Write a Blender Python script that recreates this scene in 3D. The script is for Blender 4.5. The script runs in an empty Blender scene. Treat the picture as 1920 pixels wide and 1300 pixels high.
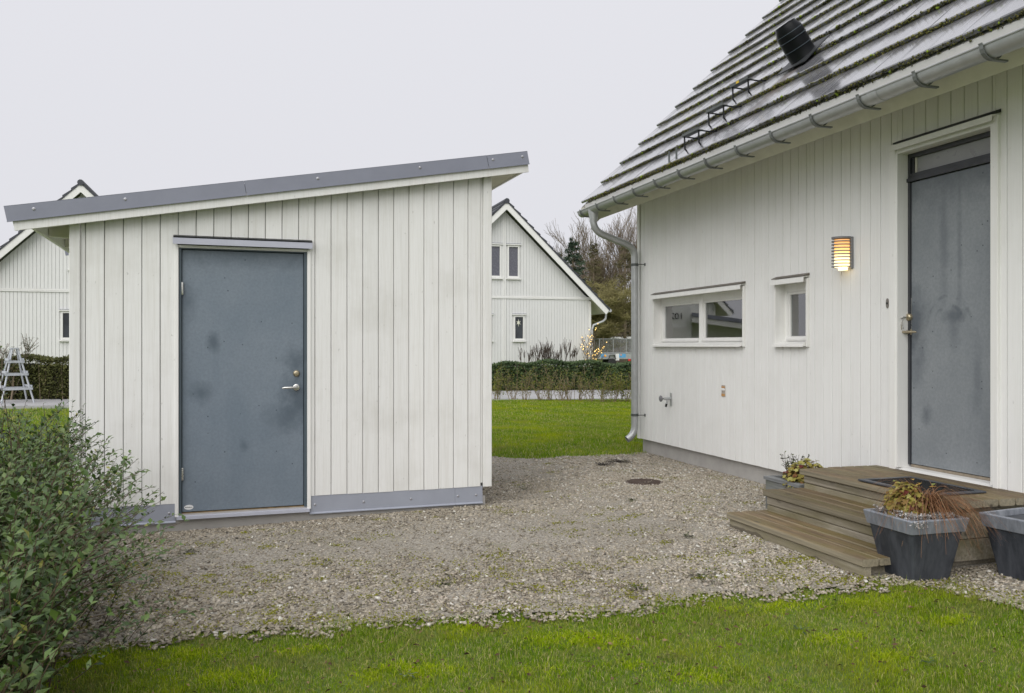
import bpy, math, random
import numpy as np
from mathutils import Vector, Matrix

random.seed(7)
RNG = np.random.default_rng(11)
SC = bpy.context.scene
COL = SC.collection

# ------------------------------------------------------------------ camera
CAM_Z = 1.42
cam_d = bpy.data.cameras.new('camera')
cam = bpy.data.objects.new('camera', cam_d)
COL.objects.link(cam)
cam.location = (0, 0, CAM_Z)
cam.rotation_euler = (math.radians(90), 0, 0)
cam_d.sensor_width = 36.0
cam_d.lens = 30.0
cam_d.shift_y = -1.0 / 1920.0
cam_d.clip_start = 0.05
cam_d.clip_end = 1500
cam_d.dof.use_dof = True
cam_d.dof.focus_distance = 7.2
cam_d.dof.aperture_fstop = 13.0
SC.camera = cam

# ------------------------------------------------------------------ sky
world = bpy.data.worlds.new('World')
SC.world = world
world.use_nodes = True
wn = world.node_tree
for n_ in list(wn.nodes):
    wn.nodes.remove(n_)
w_out = wn.nodes.new('ShaderNodeOutputWorld')
w_bg = wn.nodes.new('ShaderNodeBackground')
SUN_EL, SUN_AZ = math.radians(48), math.radians(200)     # the cloud's brightest part, behind the camera
w_sky = wn.nodes.new('ShaderNodeTexSky')
w_sky.sky_type = 'NISHITA'
w_sky.sun_disc = False
w_sky.sun_elevation = SUN_EL
w_sky.sun_rotation = SUN_AZ
w_sky.dust_density = 4.0
w_hsv = wn.nodes.new('ShaderNodeHueSaturation')
w_hsv.inputs['Saturation'].default_value = 0.12
w_mix = wn.nodes.new('ShaderNodeMix')
w_mix.data_type = 'RGBA'
w_mix.inputs[0].default_value = 0.985                       # closed cloud deck over the clear sky
w_tc = wn.nodes.new('ShaderNodeTexCoord')
w_sep = wn.nodes.new('ShaderNodeSeparateXYZ')
w_ramp = wn.nodes.new('ShaderNodeMapRange')
w_ramp.inputs[1].default_value = 0.0
w_ramp.inputs[2].default_value = 1.0
w_ramp.inputs[3].default_value = 1.0
w_ramp.inputs[4].default_value = 1.12
w_scl = wn.nodes.new('ShaderNodeVectorMath')
w_scl.operation = 'SCALE'
w_scl.inputs[0].default_value = (8.02, 8.05, 8.55)
wn.links.new(w_tc.outputs['Generated'], w_sep.inputs[0])
wn.links.new(w_sep.outputs['Z'], w_ramp.inputs[0])
wn.links.new(w_ramp.outputs[0], w_scl.inputs['Scale'])
wn.links.new(w_sky.outputs[0], w_hsv.inputs['Color'])
wn.links.new(w_hsv.outputs[0], w_mix.inputs[6])
wn.links.new(w_scl.outputs[0], w_mix.inputs[7])
wn.links.new(w_mix.outputs[2], w_bg.inputs['Color'])
w_bg.inputs['Strength'].default_value = 0.050
wn.links.new(w_bg.outputs[0], w_out.inputs['Surface'])

sun_d = bpy.data.lights.new('sun', 'SUN')
sun_d.energy = 1.5
sun_d.angle = math.radians(75)
sun_d.color = (1.0, 0.985, 0.96)
sun = bpy.data.objects.new('sun', sun_d)
COL.objects.link(sun)
# azimuth: behind the camera, a little to the left, so both near walls are lit
sdir = Vector((-0.40, -0.80, 0.0)).normalized() * math.cos(SUN_EL) + Vector((0, 0, math.sin(SUN_EL)))
sun.rotation_euler = sdir.to_track_quat('Z', 'Y').to_euler()
w_sky.sun_rotation = math.atan2(sdir.x, sdir.y)

SC.view_settings.view_transform = 'Standard'
SC.view_settings.look = 'None'
SC.view_settings.exposure = 0.90
SC.view_settings.gamma = 1.0
SC.view_settings.use_curve_mapping = False
try:
    SC.cycles.max_bounces = 8
    SC.cycles.transparent_max_bounces = 12
    SC.cycles.use_denoising = True
except Exception:
    pass

# ------------------------------------------------------------------ helpers: mesh
class MB:
    def __init__(self):
        self.v, self.f = [], []

    def add(self, verts, faces):
        o = len(self.v)
        self.v += [tuple(p) for p in verts]
        self.f += [tuple(i + o for i in f) for f in faces]
        return self

    def box(self, x0, x1, y0, y1, z0, z1):
        return self.add([(x0, y0, z0), (x1, y0, z0), (x1, y1, z0), (x0, y1, z0),
                         (x0, y0, z1), (x1, y0, z1), (x1, y1, z1), (x0, y1, z1)],
                        [(0, 3, 2, 1), (4, 5, 6, 7), (0, 1, 5, 4), (1, 2, 6, 5), (2, 3, 7, 6), (3, 0, 4, 7)])

    def prism(self, prof, a0, a1, axis='x'):
        """prof: 2-D polygon (counter-clockwise when looking down the axis); extruded from a0 to a1.
        a0/a1 may be callables of the profile point"""
        n = len(prof)
        def at(p, a):
            a = a(p) if callable(a) else a
            if axis == 'x':
                return (a, p[0], p[1])
            if axis == 'y':
                return (p[0], a, p[1])
            return (p[0], p[1], a)
        vs = [at(p, a0) for p in prof] + [at(p, a1) for p in prof]
        fs = [tuple(range(n - 1, -1, -1)), tuple(range(n, 2 * n))]
        fs += [(i, (i + 1) % n, n + (i + 1) % n, n + i) for i in range(n)]
        return self.add(vs, fs)

    def tube(self, pts, r, n=8, cap=True, close=False):
        pts = [Vector(p) for p in pts]
        m = len(pts)
        rs = r if isinstance(r, (list, tuple)) else [r] * m
        t0 = (pts[1] - pts[0]).normalized()
        up = Vector((0, 0, 1)) if abs(t0.z) < 0.9 else Vector((1, 0, 0))
        u = t0.cross(up).normalized()
        vs = []
        for i in range(m):
            if i == 0:
                t = (pts[1] - pts[0])
            elif i == m - 1:
                t = (pts[-1] - pts[-2])
            else:
                t = (pts[i + 1] - pts[i]).normalized() + (pts[i] - pts[i - 1]).normalized()
            t.normalize()
            u = (u - t * u.dot(t)).normalized()
            w = t.cross(u)
            for k in range(n):
                a = 2 * math.pi * k / n
                vs.append(pts[i] + (u * math.cos(a) + w * math.sin(a)) * rs[i])
        fs = []
        for i in range(m - 1):
            for k in range(n):
                k2 = (k + 1) % n
                fs.append((i * n + k, i * n + k2, (i + 1) * n + k2, (i + 1) * n + k))
        if cap:
            fs.append(tuple(range(n - 1, -1, -1)))
            fs.append(tuple((m - 1) * n + k for k in range(n)))
        return self.add(vs, fs)

    def lathe(self, prof, n=24, c=(0, 0, 0), axis='z'):
        vs, fs = [], []
        for (r, h) in prof:
            for k in range(n):
                a = 2 * math.pi * k / n
                p = (r * math.cos(a), r * math.sin(a), h)
                if axis == 'y':
                    p = (p[0], p[2], -p[1])
                vs.append((p[0] + c[0], p[1] + c[1], p[2] + c[2]))
        m = len(prof)
        for i in range(m - 1):
            for k in range(n):
                k2 = (k + 1) % n
                fs.append((i * n + k, i * n + k2, (i + 1) * n + k2, (i + 1) * n + k))
        if prof[0][0] > 1e-6:
            fs.append(tuple(range(n - 1, -1, -1)))
        if prof[-1][0] > 1e-6:
            fs.append(tuple((m - 1) * n + k for k in range(n)))
        return self.add(vs, fs)

    def xform(self, M):
        self.v = [tuple(M @ Vector(p)) for p in self.v]
        return self

    def mesh(self, name, mat, smooth=False):
        me = bpy.data.meshes.new(name)
        me.from_pydata(self.v, [], self.f)
        me.materials.append(mat)
        if smooth:
            me.shade_smooth()
            try:
                me.set_sharp_from_angle(angle=math.radians(40))
            except Exception:
                pass
        me.update()
        return me

    def build(self, name, mat, parent=None, loc=None, smooth=False, bevel=0.0):
        o = bpy.data.objects.new(name, self.mesh(name, mat, smooth))
        COL.objects.link(o)
        if parent is not None:
            o.parent = parent
        if loc is not None:
            o.location = loc
        if bevel:
            b = o.modifiers.new('edge', 'BEVEL')
            b.width = bevel
            b.segments = 2
            b.limit_method = 'ANGLE'
        return o


def np_mesh(name, V, polys, mat, attrs=None, smooth=False):
    """polys: list of int arrays (m,k)"""
    me = bpy.data.meshes.new(name)
    V = np.asarray(V, dtype=np.float32)
    me.vertices.add(len(V))
    me.vertices.foreach_set('co', V.ravel())
    loops = np.concatenate([p.ravel() for p in polys]).astype(np.int32)
    tot = np.concatenate([np.full(len(p), p.shape[1], dtype=np.int32) for p in polys])
    start = np.concatenate([[0], np.cumsum(tot)[:-1]]).astype(np.int32)
    me.loops.add(len(loops))
    me.loops.foreach_set('vertex_index', loops)
    me.polygons.add(len(tot))
    me.polygons.foreach_set('loop_start', start)
    me.polygons.foreach_set('loop_total', tot)
    if smooth:
        me.polygons.foreach_set('use_smooth', np.ones(len(tot), dtype=bool))
    for k, a in (attrs or {}).items():
        at = me.attributes.new(k, 'FLOAT', 'POINT')
        at.data.foreach_set('value', np.asarray(a, dtype=np.float32))
    me.materials.append(mat)
    me.update(calc_edges=True)
    me.validate()
    return me


def link(name, me, parent=None, loc=None):
    o = bpy.data.objects.new(name, me)
    COL.objects.link(o)
    if parent is not None:
        o.parent = parent
    if loc is not None:
        o.location = loc
    return o


def tag(o, label=None, cat=None, group=None, kind=None):
    if label:
        o['label'] = label
    if cat:
        o['category'] = cat
    if group:
        o['group'] = group
    if kind:
        o['kind'] = kind
    return o


def thing(name, label, cat, loc=(0, 0, 0), rz=0.0, group=None):
    o = bpy.data.objects.new(name, None)
    COL.objects.link(o)
    o.location = loc
    o.rotation_euler = (0, 0, rz)
    o.empty_display_size = 0.1
    return tag(o, label, cat, group)


# ------------------------------------------------------------------ helpers: materials
class Mt:
    def __init__(self, name, col=(.5, .5, .5), rough=.6, metal=0.0, spec=None):
        self.m = bpy.data.materials.new(name)
        self.m.use_nodes = True
        self.nt = self.m.node_tree
        self.b = self.nt.nodes['Principled BSDF']
        self.b.inputs['Base Color'].default_value = (*col, 1)
        self.b.inputs['Roughness'].default_value = rough
        self.b.inputs['Metallic'].default_value = metal
        if spec is not None:
            self.b.inputs['Specular IOR Level'].default_value = spec
        self.col = None

    def n(self, t, **kw):
        nd = self.nt.nodes.new(t)
        for k, v in kw.items():
            setattr(nd, k, v)
        return nd

    def l(self, a, b):
        self.nt.links.new(a, b)

    def coord(self, scale=(1, 1, 1), obj=False):
        mp = self.n('ShaderNodeMapping')
        mp.inputs['Scale'].default_value = scale
        if obj:
            tc = self.n('ShaderNodeTexCoord')
            self.l(tc.outputs['Object'], mp.inputs[0])
        else:
            g = self.n('ShaderNodeNewGeometry')
            self.l(g.outputs['Position'], mp.inputs[0])
        return mp.outputs[0]

    def noise(self, scale, detail=4, rough=.55, st=(1, 1, 1), obj=False, dist=0.0):
        t = self.n('ShaderNodeTexNoise')
        t.inputs['Scale'].default_value = scale
        t.inputs['Detail'].default_value = detail
        t.inputs['Roughness'].default_value = rough
        t.inputs['Distortion'].default_value = dist
        self.l(self.coord(st, obj), t.inputs['Vector'])
        return t.outputs[0]

    def range(self, fac, a, b, c=0.0, d=1.0):
        r = self.n('ShaderNodeMapRange')
        for i, x in enumerate((a, b, c, d)):
            r.inputs[1 + i].default_value = x
        self.l(fac, r.inputs[0])
        return r.outputs[0]

    def ramp(self, fac, stops):
        r = self.n('ShaderNodeValToRGB')
        e = r.color_ramp.elements
        while len(e) < len(stops):
            e.new(0.5)
        for el, (p, c) in zip(e, stops):
            el.position = p
            el.color = (*c, 1)
        self.l(fac, r.inputs[0])
        return r.outputs[0]

    def math(self, op, a, b=None):
        r = self.n('ShaderNodeMath', operation=op)
        for i, x in enumerate((a, b)):
            if x is None:
                continue
            if isinstance(x, (int, float)):
                r.inputs[i].default_value = x
            else:
                self.l(x, r.inputs[i])
        return r.outputs[0]

    def mix(self, fac, a, b, mode='MIX'):
        r = self.n('ShaderNodeMix', data_type='RGBA', blend_type=mode)
        for i, x in ((0, fac), (6, a), (7, b)):
            if isinstance(x, (int, float)):
                r.inputs[i].default_value = x
            elif isinstance(x, tuple):
                r.inputs[i].default_value = (*x, 1)
            else:
                self.l(x, r.inputs[i])
        return r.outputs[2]

    def attr(self, name):
        a = self.n('ShaderNodeAttribute', attribute_name=name)
        return a.outputs['Fac']

    def rand(self):
        return self.n('ShaderNodeObjectInfo').outputs['Random']

    def base(self, c):
        self.l(c, self.b.inputs['Base Color'])
        return self

    def rough(self, f):
        self.l(f, self.b.inputs['Roughness'])
        return self

    def bump(self, h, strength=.3, dist=.01):
        bp = self.n('ShaderNodeBump')
        bp.inputs['Strength'].default_value = strength
        bp.inputs['Distance'].default_value = dist
        self.l(h, bp.inputs['Height'])
        self.l(bp.outputs[0], self.b.inputs['Normal'])
        return self


def scl(c, k):
    return tuple(x * k for x in c)


def paint(name, base, dirt, amount=.5, rough=.62, vary=.05):
    m = Mt(name, base, rough)
    streak = m.noise(1.0, 5, .6, (26, 26, .8))
    blotch = m.noise(2.3, 5, .6)
    spots = m.noise(38, 2, .5, (1, 1, .6))
    c = m.mix(m.range(streak, .50, .82, 0, amount * .8), base, dirt)
    c = m.mix(m.range(blotch, .5, .8, 0, amount * .7), c, scl(dirt, .85))
    c = m.mix(m.range(spots, .71, .80, 0, amount * .9), c, scl(dirt, .5))
    fine = m.noise(9, 3, .6, (12, 12, .35))
    c = m.mix(m.range(fine, .45, .72, 0, amount * .45), c, scl(dirt, .9))
    v = m.range(m.rand(), 0, 1, 1.0 - vary, 1.0 + vary * .4)
    cc = m.n('ShaderNodeVectorMath', operation='SCALE')
    m.l(c, cc.inputs[0])
    m.l(v, cc.inputs['Scale'])
    m.base(cc.outputs[0])
    g = m.noise(1.0, 6, .65, (160, 160, 5))
    m.bump(g, .22, .004)
    return m.m


def simple(name, col, rough=.5, metal=0.0, var=.15, scale=6, bump=0.0, bscale=60, spec=None):
    m = Mt(name, col, rough, metal, spec)
    a = m.noise(scale, 5, .6)
    c = m.mix(m.range(a, .3, .75), scl(col, 1 + var), scl(col, 1 - var))
    m.base(c)
    m.rough(m.range(m.noise(scale * 2.1, 4), .3, .7, max(rough - .08, .03), min(rough + .1, 1)))
    if bump:
        m.bump(m.noise(bscale, 4), bump, .004)
    return m.m

# ------------------------------------------------------------------ survey: frames of the two near buildings
F_PX = 1600.0                                  # focal length in photograph pixels (30 mm on 36 mm, 1920 wide)
HX = (0.29124, -0.95665)                       # along the house wall, towards the viewer
HY = (0.95665, 0.29124)                        # into the house

H0 = (0.95665 * 4.55 - 0.29124 * 9.6, 0.29124 * 4.55 + 0.95665 * 9.6)
H_RZ = math.atan2(HX[1], HX[0])
SX = (0.94385, 0.33039)
SY = (-0.33039, 0.94385)
S0 = (SY[0] * 7.17 + SX[0] * -1.0235, SY[1] * 7.17 + SX[1] * -1.0235)
S_RZ = math.atan2(SX[1], SX[0])


def ray(px, py):
    return ((px - 960.0) / F_PX, 1.0, (649.0 - py) / F_PX)


def on_house(px, py, v=0.0):
    """survey point on the plane local-Y = v of the house -> local (X, Z)"""
    r = ray(px, py)
    k = (v + HY[0] * H0[0] + HY[1] * H0[1]) / (HY[0] * r[0] + HY[1] * r[1])
    return HX[0] * (r[0] * k - H0[0]) + HX[1] * (r[1] * k - H0[1]), CAM_Z + r[2] * k


def on_shed(px, py, v=0.0):
    r = ray(px, py)
    k = (v + SY[0] * S0[0] + SY[1] * S0[1]) / (SY[0] * r[0] + SY[1] * r[1])
    return SX[0] * (r[0] * k - S0[0]) + SX[1] * (r[1] * k - S0[1]), CAM_Z + r[2] * k


def on_z(px, py, z):
    r = ray(px, py)
    k = (z - CAM_Z) / r[2]
    return Vector((r[0] * k, r[1] * k, z))


def h_loc(p):
    dx, dy = p[0] - H0[0], p[1] - H0[1]
    return Vector((HX[0] * dx + HX[1] * dy, HY[0] * dx + HY[1] * dy, p[2]))


def h_world(X, Y, Z):
    return Vector((H0[0] + HX[0] * X + HY[0] * Y, H0[1] + HX[1] * X + HY[1] * Y, Z))


ROOF_Y, ROOF_Z, ROW = -0.62, 3.17, 0.2569        # first tile edge; 45 degree pitch; run of one course


def on_roof(px, py):
    """survey point on the roof plane z = ROOF_Z + (Y - ROOF_Y) -> house local"""
    r = ray(px, py)
    a = HY[0] * r[0] + HY[1] * r[1]
    b = HY[0] * H0[0] + HY[1] * H0[1]
    k = (ROOF_Z - ROOF_Y - b - CAM_Z) / (r[2] - a)
    return h_loc((r[0] * k, r[1] * k, CAM_Z + r[2] * k))


_vb = on_roof(1512, 116)
VENT_BASE = tuple(h_world(*_vb))


def smooth(t):
    t = np.clip(t, 0, 1)
    return t * t * (3 - 2 * t)


def height(x, y):
    v = HY[0] * x + HY[1] * y
    return -.046 + .050 * smooth((v + .6) / 2.6) + .112 * smooth((v - 2.1) / 1.3) * (1 - smooth((y - 11) / 5.0)) * smooth((y + 1) / 3)


def on_ground(px, py):
    z = 0.0
    for _ in range(12):
        p = on_z(px, py, z)
        z = float(height(p.x, p.y))
    return Vector((p.x, p.y, z))

# ------------------------------------------------------------------ materials
MT = {}
WHITE = (.765, .75, .715)
MT['shed_paint'] = paint('white_paint_weathered', (.78, .778, .758), (.52, .50, .43), .42, vary=.045)
MT['house_paint'] = paint('white_paint', (.80, .797, .78), (.60, .585, .53), .26, vary=.02)
MT['trim_paint'] = paint('white_trim_paint', (.80, .795, .77), (.58, .56, .49), .25, .5, vary=.01)
MT['soffit'] = simple('cream_soffit', (.62, .60, .52), .6, var=.1, scale=5)
MT['far_paint'] = paint('far_white_paint', (.74, .74, .725), (.62, .61, .58), .2)
MT['dark_gap'] = simple('dark_gap', (.07, .07, .065), .85)
MT['sheet'] = simple('lilac_grey_sheet_metal', (.215, .225, .275), .42, .0, .07, 4)
MT['sheet_base'] = simple('light_lilac_sheet_metal', (.30, .318, .37), .42, .0, .07, 4)
MT['sheet_sill'] = simple('light_sheet_metal', (.40, .41, .47), .4, .0, .08, 5)
MT['sheet_white'] = simple('white_sheet_metal', (.68, .67, .65), .4, var=.05)
MT['zinc'] = simple('galvanised_steel', (.42, .43, .43), .38, .55, .12, 9, .05, 40)
MT['zinc_dark'] = simple('dull_bracket_steel', (.10, .11, .105), .5, .4, .2)
MT['bracket'] = simple('bracket_steel', (.17, .18, .175), .5, .3, .2)
MT['steel'] = simple('satin_steel', (.62, .61, .58), .28, .9, .05)
MT['brass'] = simple('worn_brass', (.42, .36, .25), .35, .8, .2, 60)
MT['screw'] = simple('zinc_screw', (.40, .40, .42), .35, .6)
MT['concrete'] = simple('plinth_concrete', (.36, .345, .325), .85, 0, .14, 5, .25, 90)
MT['black'] = simple('black_plastic', (.005, .006, .007), .34, spec=.16)
MT['black_trim'] = simple('black_edge_strip', (.02, .022, .024), .5)
MT['lamp_grey'] = simple('grey_cast_metal', (.20, .20, .21), .5, .2)
MT['tyre'] = simple('tyre_rubber', (.02, .02, .02), .8)
MT['white_plastic'] = simple('white_plastic', (.75, .75, .74), .4, var=.03)
MT['ink'] = simple('black_print', (.015, .015, .015), .6)


def door_mat(name, base, dark, pale, smudges_and_bands, swirl=None):
    m = Mt(name, base, .42)
    tc = m.n('ShaderNodeTexCoord')
    fine = m.noise(55, 4, .6)
    big = m.noise(2.0, 5, .62)
    streak = m.noise(1.0, 5, .6, (9, 9, .5))
    c = m.mix(m.range(big, .35, .7), base, pale)
    c = m.mix(m.range(streak, .5, .75, 0, .5), c, pale)
    c = m.mix(m.range(fine, .35, .75, 0, .28), c, dark)
    warp = m.noise(7, 5, .7)
    for (x, z, rx, rz, k) in smudges_and_bands:
        mp = m.n('ShaderNodeMapping')
        mp.inputs['Location'].default_value = (-x / rx, 0, -z / rz)
        mp.inputs['Scale'].default_value = (1 / rx, 0, 1 / rz)
        m.l(tc.outputs['Object'], mp.inputs[0])
        ln = m.n('ShaderNodeVectorMath', operation='LENGTH')
        m.l(mp.outputs[0], ln.inputs[0])
        d = m.math('ADD', ln.outputs['Value'], m.math('MULTIPLY', m.math('SUBTRACT', warp, .5), 1.6))
        c = m.mix(m.range(d, 1.05, .15, 0, k), c, dark)
    dots = m.n('ShaderNodeTexVoronoi')
    dots.inputs['Scale'].default_value = 24
    dots.inputs['Randomness'].default_value = 1
    m.l(m.coord(), dots.inputs['Vector'])
    keep = m.math('GREATER_THAN', dots.outputs['Color'], .78)
    dd = m.math('MULTIPLY', m.range(dots.outputs['Distance'], .17, .09, 0, .85), keep)
    c = m.mix(dd, c, scl(dark, .55))
    if swirl:
        x, z, r = swirl
        mp = m.n('ShaderNodeMapping')
        mp.inputs['Location'].default_value = (-x, 0, -z)
        mp.inputs['Scale'].default_value = (1, 0, 1)
        m.l(tc.outputs['Object'], mp.inputs[0])
        ln = m.n('ShaderNodeVectorMath', operation='LENGTH')
        m.l(mp.outputs[0], ln.inputs[0])
        wob = m.math('ADD', ln.outputs['Value'], m.math('MULTIPLY', m.noise(5, 3), .05))
        si = m.math('SINE', m.math('MULTIPLY', wob, 95.0))
        msk = m.math('MULTIPLY', m.range(wob, r * 1.25, r * .95, 0, 1), m.range(wob, r * .25, r * .6, 0, 1))
        half = m.n('ShaderNodeSeparateXYZ')
        m.l(mp.outputs[0], half.inputs[0])
        msk = m.math('MULTIPLY', msk, m.range(half.outputs['Z'], -.02, .07, 0, 1))
        msk = m.math('MULTIPLY', msk, m.range(m.noise(6, 4, .7, (1, 1, 1), False, 1.5), .46, .60, 0, 1))
        c = m.mix(m.math('MULTIPLY', msk, m.range(si, -.2, 1, 0, .5)), c, dark)
    m.base(c)
    m.rough(m.range(big, .3, .7, .36, .56))
    m.bump(fine, .05, .002)
    return m.m


MT['door_frame_blue'] = simple('blue_grey_door_frame', (.065, .088, .105), .45)
MT['door_frame_grey'] = simple('dark_grey_door_frame', (.035, .037, .043), .4)


def tile_mat():
    m = Mt('wet_concrete_tile', (.09, .09, .095), .30)
    m.b.inputs['Coat Weight'].default_value = 1.0
    m.b.inputs['Coat Roughness'].default_value = .16
    tc = m.n('ShaderNodeTexCoord')
    oi = m.n('ShaderNodeObjectInfo')
    add = m.n('ShaderNodeVectorMath', operation='ADD')
    sc_ = m.n('ShaderNodeVectorMath', operation='SCALE')
    sc_.inputs['Scale'].default_value = 7.0
    m.l(oi.outputs['Location'], sc_.inputs[0])
    m.l(tc.outputs['Object'], add.inputs[0])
    m.l(sc_.outputs[0], add.inputs[1])
    mp = m.n('ShaderNodeMapping')
    mp.inputs['Scale'].default_value = (62, 1.5, 1.5)
    m.l(add.outputs[0], mp.inputs[0])
    t = m.n('ShaderNodeTexNoise')
    t.inputs['Scale'].default_value = 1.0
    t.inputs['Detail'].default_value = 4
    m.l(mp.outputs[0], t.inputs['Vector'])
    sp = m.n('ShaderNodeSeparateXYZ')
    m.l(tc.outputs['Object'], sp.inputs[0])
    # washed-down dirt and the shade of the course above, painted darkest just under it
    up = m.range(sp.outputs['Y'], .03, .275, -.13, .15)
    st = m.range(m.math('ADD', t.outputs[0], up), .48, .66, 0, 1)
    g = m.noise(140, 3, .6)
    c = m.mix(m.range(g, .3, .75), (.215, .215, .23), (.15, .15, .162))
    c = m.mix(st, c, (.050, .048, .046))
    v = m.range(m.rand(), 0, 1, .85, 1.12)
    cc = m.n('ShaderNodeVectorMath', operation='SCALE')
    m.l(c, cc.inputs[0])
    m.l(v, cc.inputs['Scale'])
    c = cc.outputs[0]
    # rusty brown run-off stain below the vent (world position)
    geo = m.n('ShaderNodeNewGeometry')
    mp2 = m.n('ShaderNodeVectorMath', operation='SUBTRACT')
    mp2.inputs[1].default_value = VENT_BASE
    m.l(geo.outputs['Position'], mp2.inputs[0])
    dx = m.n('ShaderNodeVectorMath', operation='DOT_PRODUCT')
    dx.inputs[1].default_value = (HX[0], HX[1], 0)
    m.l(mp2.outputs[0], dx.inputs[0])
    sz = m.n('ShaderNodeSeparateXYZ')
    m.l(mp2.outputs[0], sz.inputs[0])
    jag = m.noise(1.0, 3, .6, (30, 30, 4))
    ax = m.math('ABSOLUTE', m.math('ADD', dx.outputs['Value'], m.math('MULTIPLY', m.math('SUBTRACT', jag, .5), .14)))
    wid = m.range(ax, .15, .085, 0, 1)
    low = m.range(sz.outputs['Z'], .02, -.02, 0, 1)
    fade = m.range(sz.outputs['Z'], -.75, -.25, 0, 1)
    stain = m.math('MULTIPLY', m.math('MULTIPLY', wid, low), fade)
    stain = m.math('MULTIPLY', stain, m.range(m.noise(60, 3, .7), .25, .6, .35, 1))
    c = m.mix(stain, c, (.085, .066, .055))
    m.base(c)
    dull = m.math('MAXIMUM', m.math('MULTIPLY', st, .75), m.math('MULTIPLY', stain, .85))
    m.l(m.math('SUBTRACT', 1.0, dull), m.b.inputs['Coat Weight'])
    m.rough(m.math('ADD', m.range(st, 0, 1, .22, .55), m.math('MULTIPLY', stain, .35)))
    m.bump(g, .10, .003)
    return m.m


def wood_mat(name, pale, dark, green, wet=None, edge=None):
    m = Mt(name, pale, .7)
    tc = m.n('ShaderNodeTexCoord')
    oi = m.n('ShaderNodeObjectInfo')
    off = m.n('ShaderNodeVectorMath', operation='SCALE')
    m.l(oi.outputs['Random'], off.inputs['Scale'])
    off.inputs[0].default_value = (37, 11, 23)
    add = m.n('ShaderNodeVectorMath', operation='ADD')
    m.l(tc.outputs['Object'], add.inputs[0])
    m.l(off.outputs[0], add.inputs[1])

    def tex(scale, s, det=5, r=.6):
        mp = m.n('ShaderNodeMapping')
        mp.inputs['Scale'].default_value = s
        m.l(add.outputs[0], mp.inputs[0])
        t = m.n('ShaderNodeTexNoise')
        t.inputs['Scale'].default_value = scale
        t.inputs['Detail'].default_value = det
        t.inputs['Roughness'].default_value = r
        m.l(mp.outputs[0], t.inputs['Vector'])
        return t.outputs[0]
    grain = tex(1.0, (2.2, 70, 70))
    blot = tex(3.0, (1, 2.5, 2.5))
    alg = tex(2.0, (1, 3, 3), 6)
    c = m.mix(m.range(grain, .35, .7), pale, dark)
    c = m.mix(m.range(blot, .4, .7, 0, .6), c, scl(dark, .8))
    c = m.mix(m.range(alg, .42, .66, 0, .75), c, green)
    if edge:
        # only the upward faces stay wet and green; the edges dry out pale
        gn = m.n('ShaderNodeNewGeometry')
        sz = m.n('ShaderNodeSeparateXYZ')
        m.l(gn.outputs['True Normal'], sz.inputs[0])
        ec = m.mix(m.range(grain, .35, .7), edge, scl(edge, .6))
        c = m.mix(m.range(sz.outputs['Z'], .8, .5, 0, 1), c, ec)
    kn = m.n('ShaderNodeTexVoronoi')
    kn.inputs['Scale'].default_value = 1.0
    mp = m.n('ShaderNodeMapping')
    mp.inputs['Scale'].default_value = (3.0, 9, 9)
    m.l(add.outputs[0], mp.inputs[0])
    m.l(mp.outputs[0], kn.inputs['Vector'])
    c = m.mix(m.range(kn.outputs['Distance'], .16, .05, 0, .8), c, scl(dark, .45))
    vv = m.n('ShaderNodeVectorMath', operation='SCALE')
    m.l(c, vv.inputs[0])
    m.l(m.range(oi.outputs['Random'], 0, 1, .74, 1.2), vv.inputs['Scale'])
    c = vv.outputs[0]
    if wet is not None:
        sp = m.n('ShaderNodeSeparateXYZ')
        m.l(tc.outputs['Object'], sp.inputs[0])
        wv = m.math('ADD', sp.outputs['Z'], m.math('MULTIPLY', m.math('SUBTRACT', tex(2.2, (1.6, .1, .1), 2), .5), -.16))
        w = m.range(wv, wet + .004, wet - .004, 0, .8)
        c = m.mix(w, c, scl(dark, .55))
    m.base(c)
    m.rough(m.range(alg, .4, .65, .72, .5))
    m.bump(grain, .35, .004)
    return m.m


MT['step_top'] = wood_mat('decking_wet_algae', (.205, .145, .078), (.080, .055, .030), (.115, .094, .024), None, (.27, .235, .165))
MT['step_front'] = wood_mat('decking_grey', (.40, .36, .285), (.18, .155, .115), (.17, .15, .075))
MT['step_wet'] = wood_mat('decking_wet_foot', (.36, .325, .245), (.19, .16, .115), (.22, .20, .11), .125)
MT['grey_wood'] = wood_mat('grey_planter_wood', (.23, .235, .235), (.10, .105, .11), (.12, .13, .10))
MT['trellis'] = simple('grey_blue_trellis_wood', (.42, .44, .47), .7, var=.2, scale=20)


def foliage(name, stops, rough=.5, trans=.25, spec=.25, back=0.0):
    m = Mt(name, stops[0][1], rough, spec=spec)
    c = m.ramp(m.attr('tint'), stops)
    g = m.n('ShaderNodeNewGeometry')
    if back:
        c = m.mix(m.math('MULTIPLY', g.outputs['Backfacing'], back), c, (.20, .24, .16))
    m.base(c)
    if trans:
        tr = m.n('ShaderNodeBsdfTranslucent')
        m.l(c, tr.inputs[0])
        mx = m.n('ShaderNodeMixShader')
        mx.inputs[0].default_value = trans
        m.l(m.b.outputs[0], mx.inputs[1])
        m.l(tr.outputs[0], mx.inputs[2])
        m.l(mx.outputs[0], m.nt.nodes['Material Output'].inputs[0])
    return m.m


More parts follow.
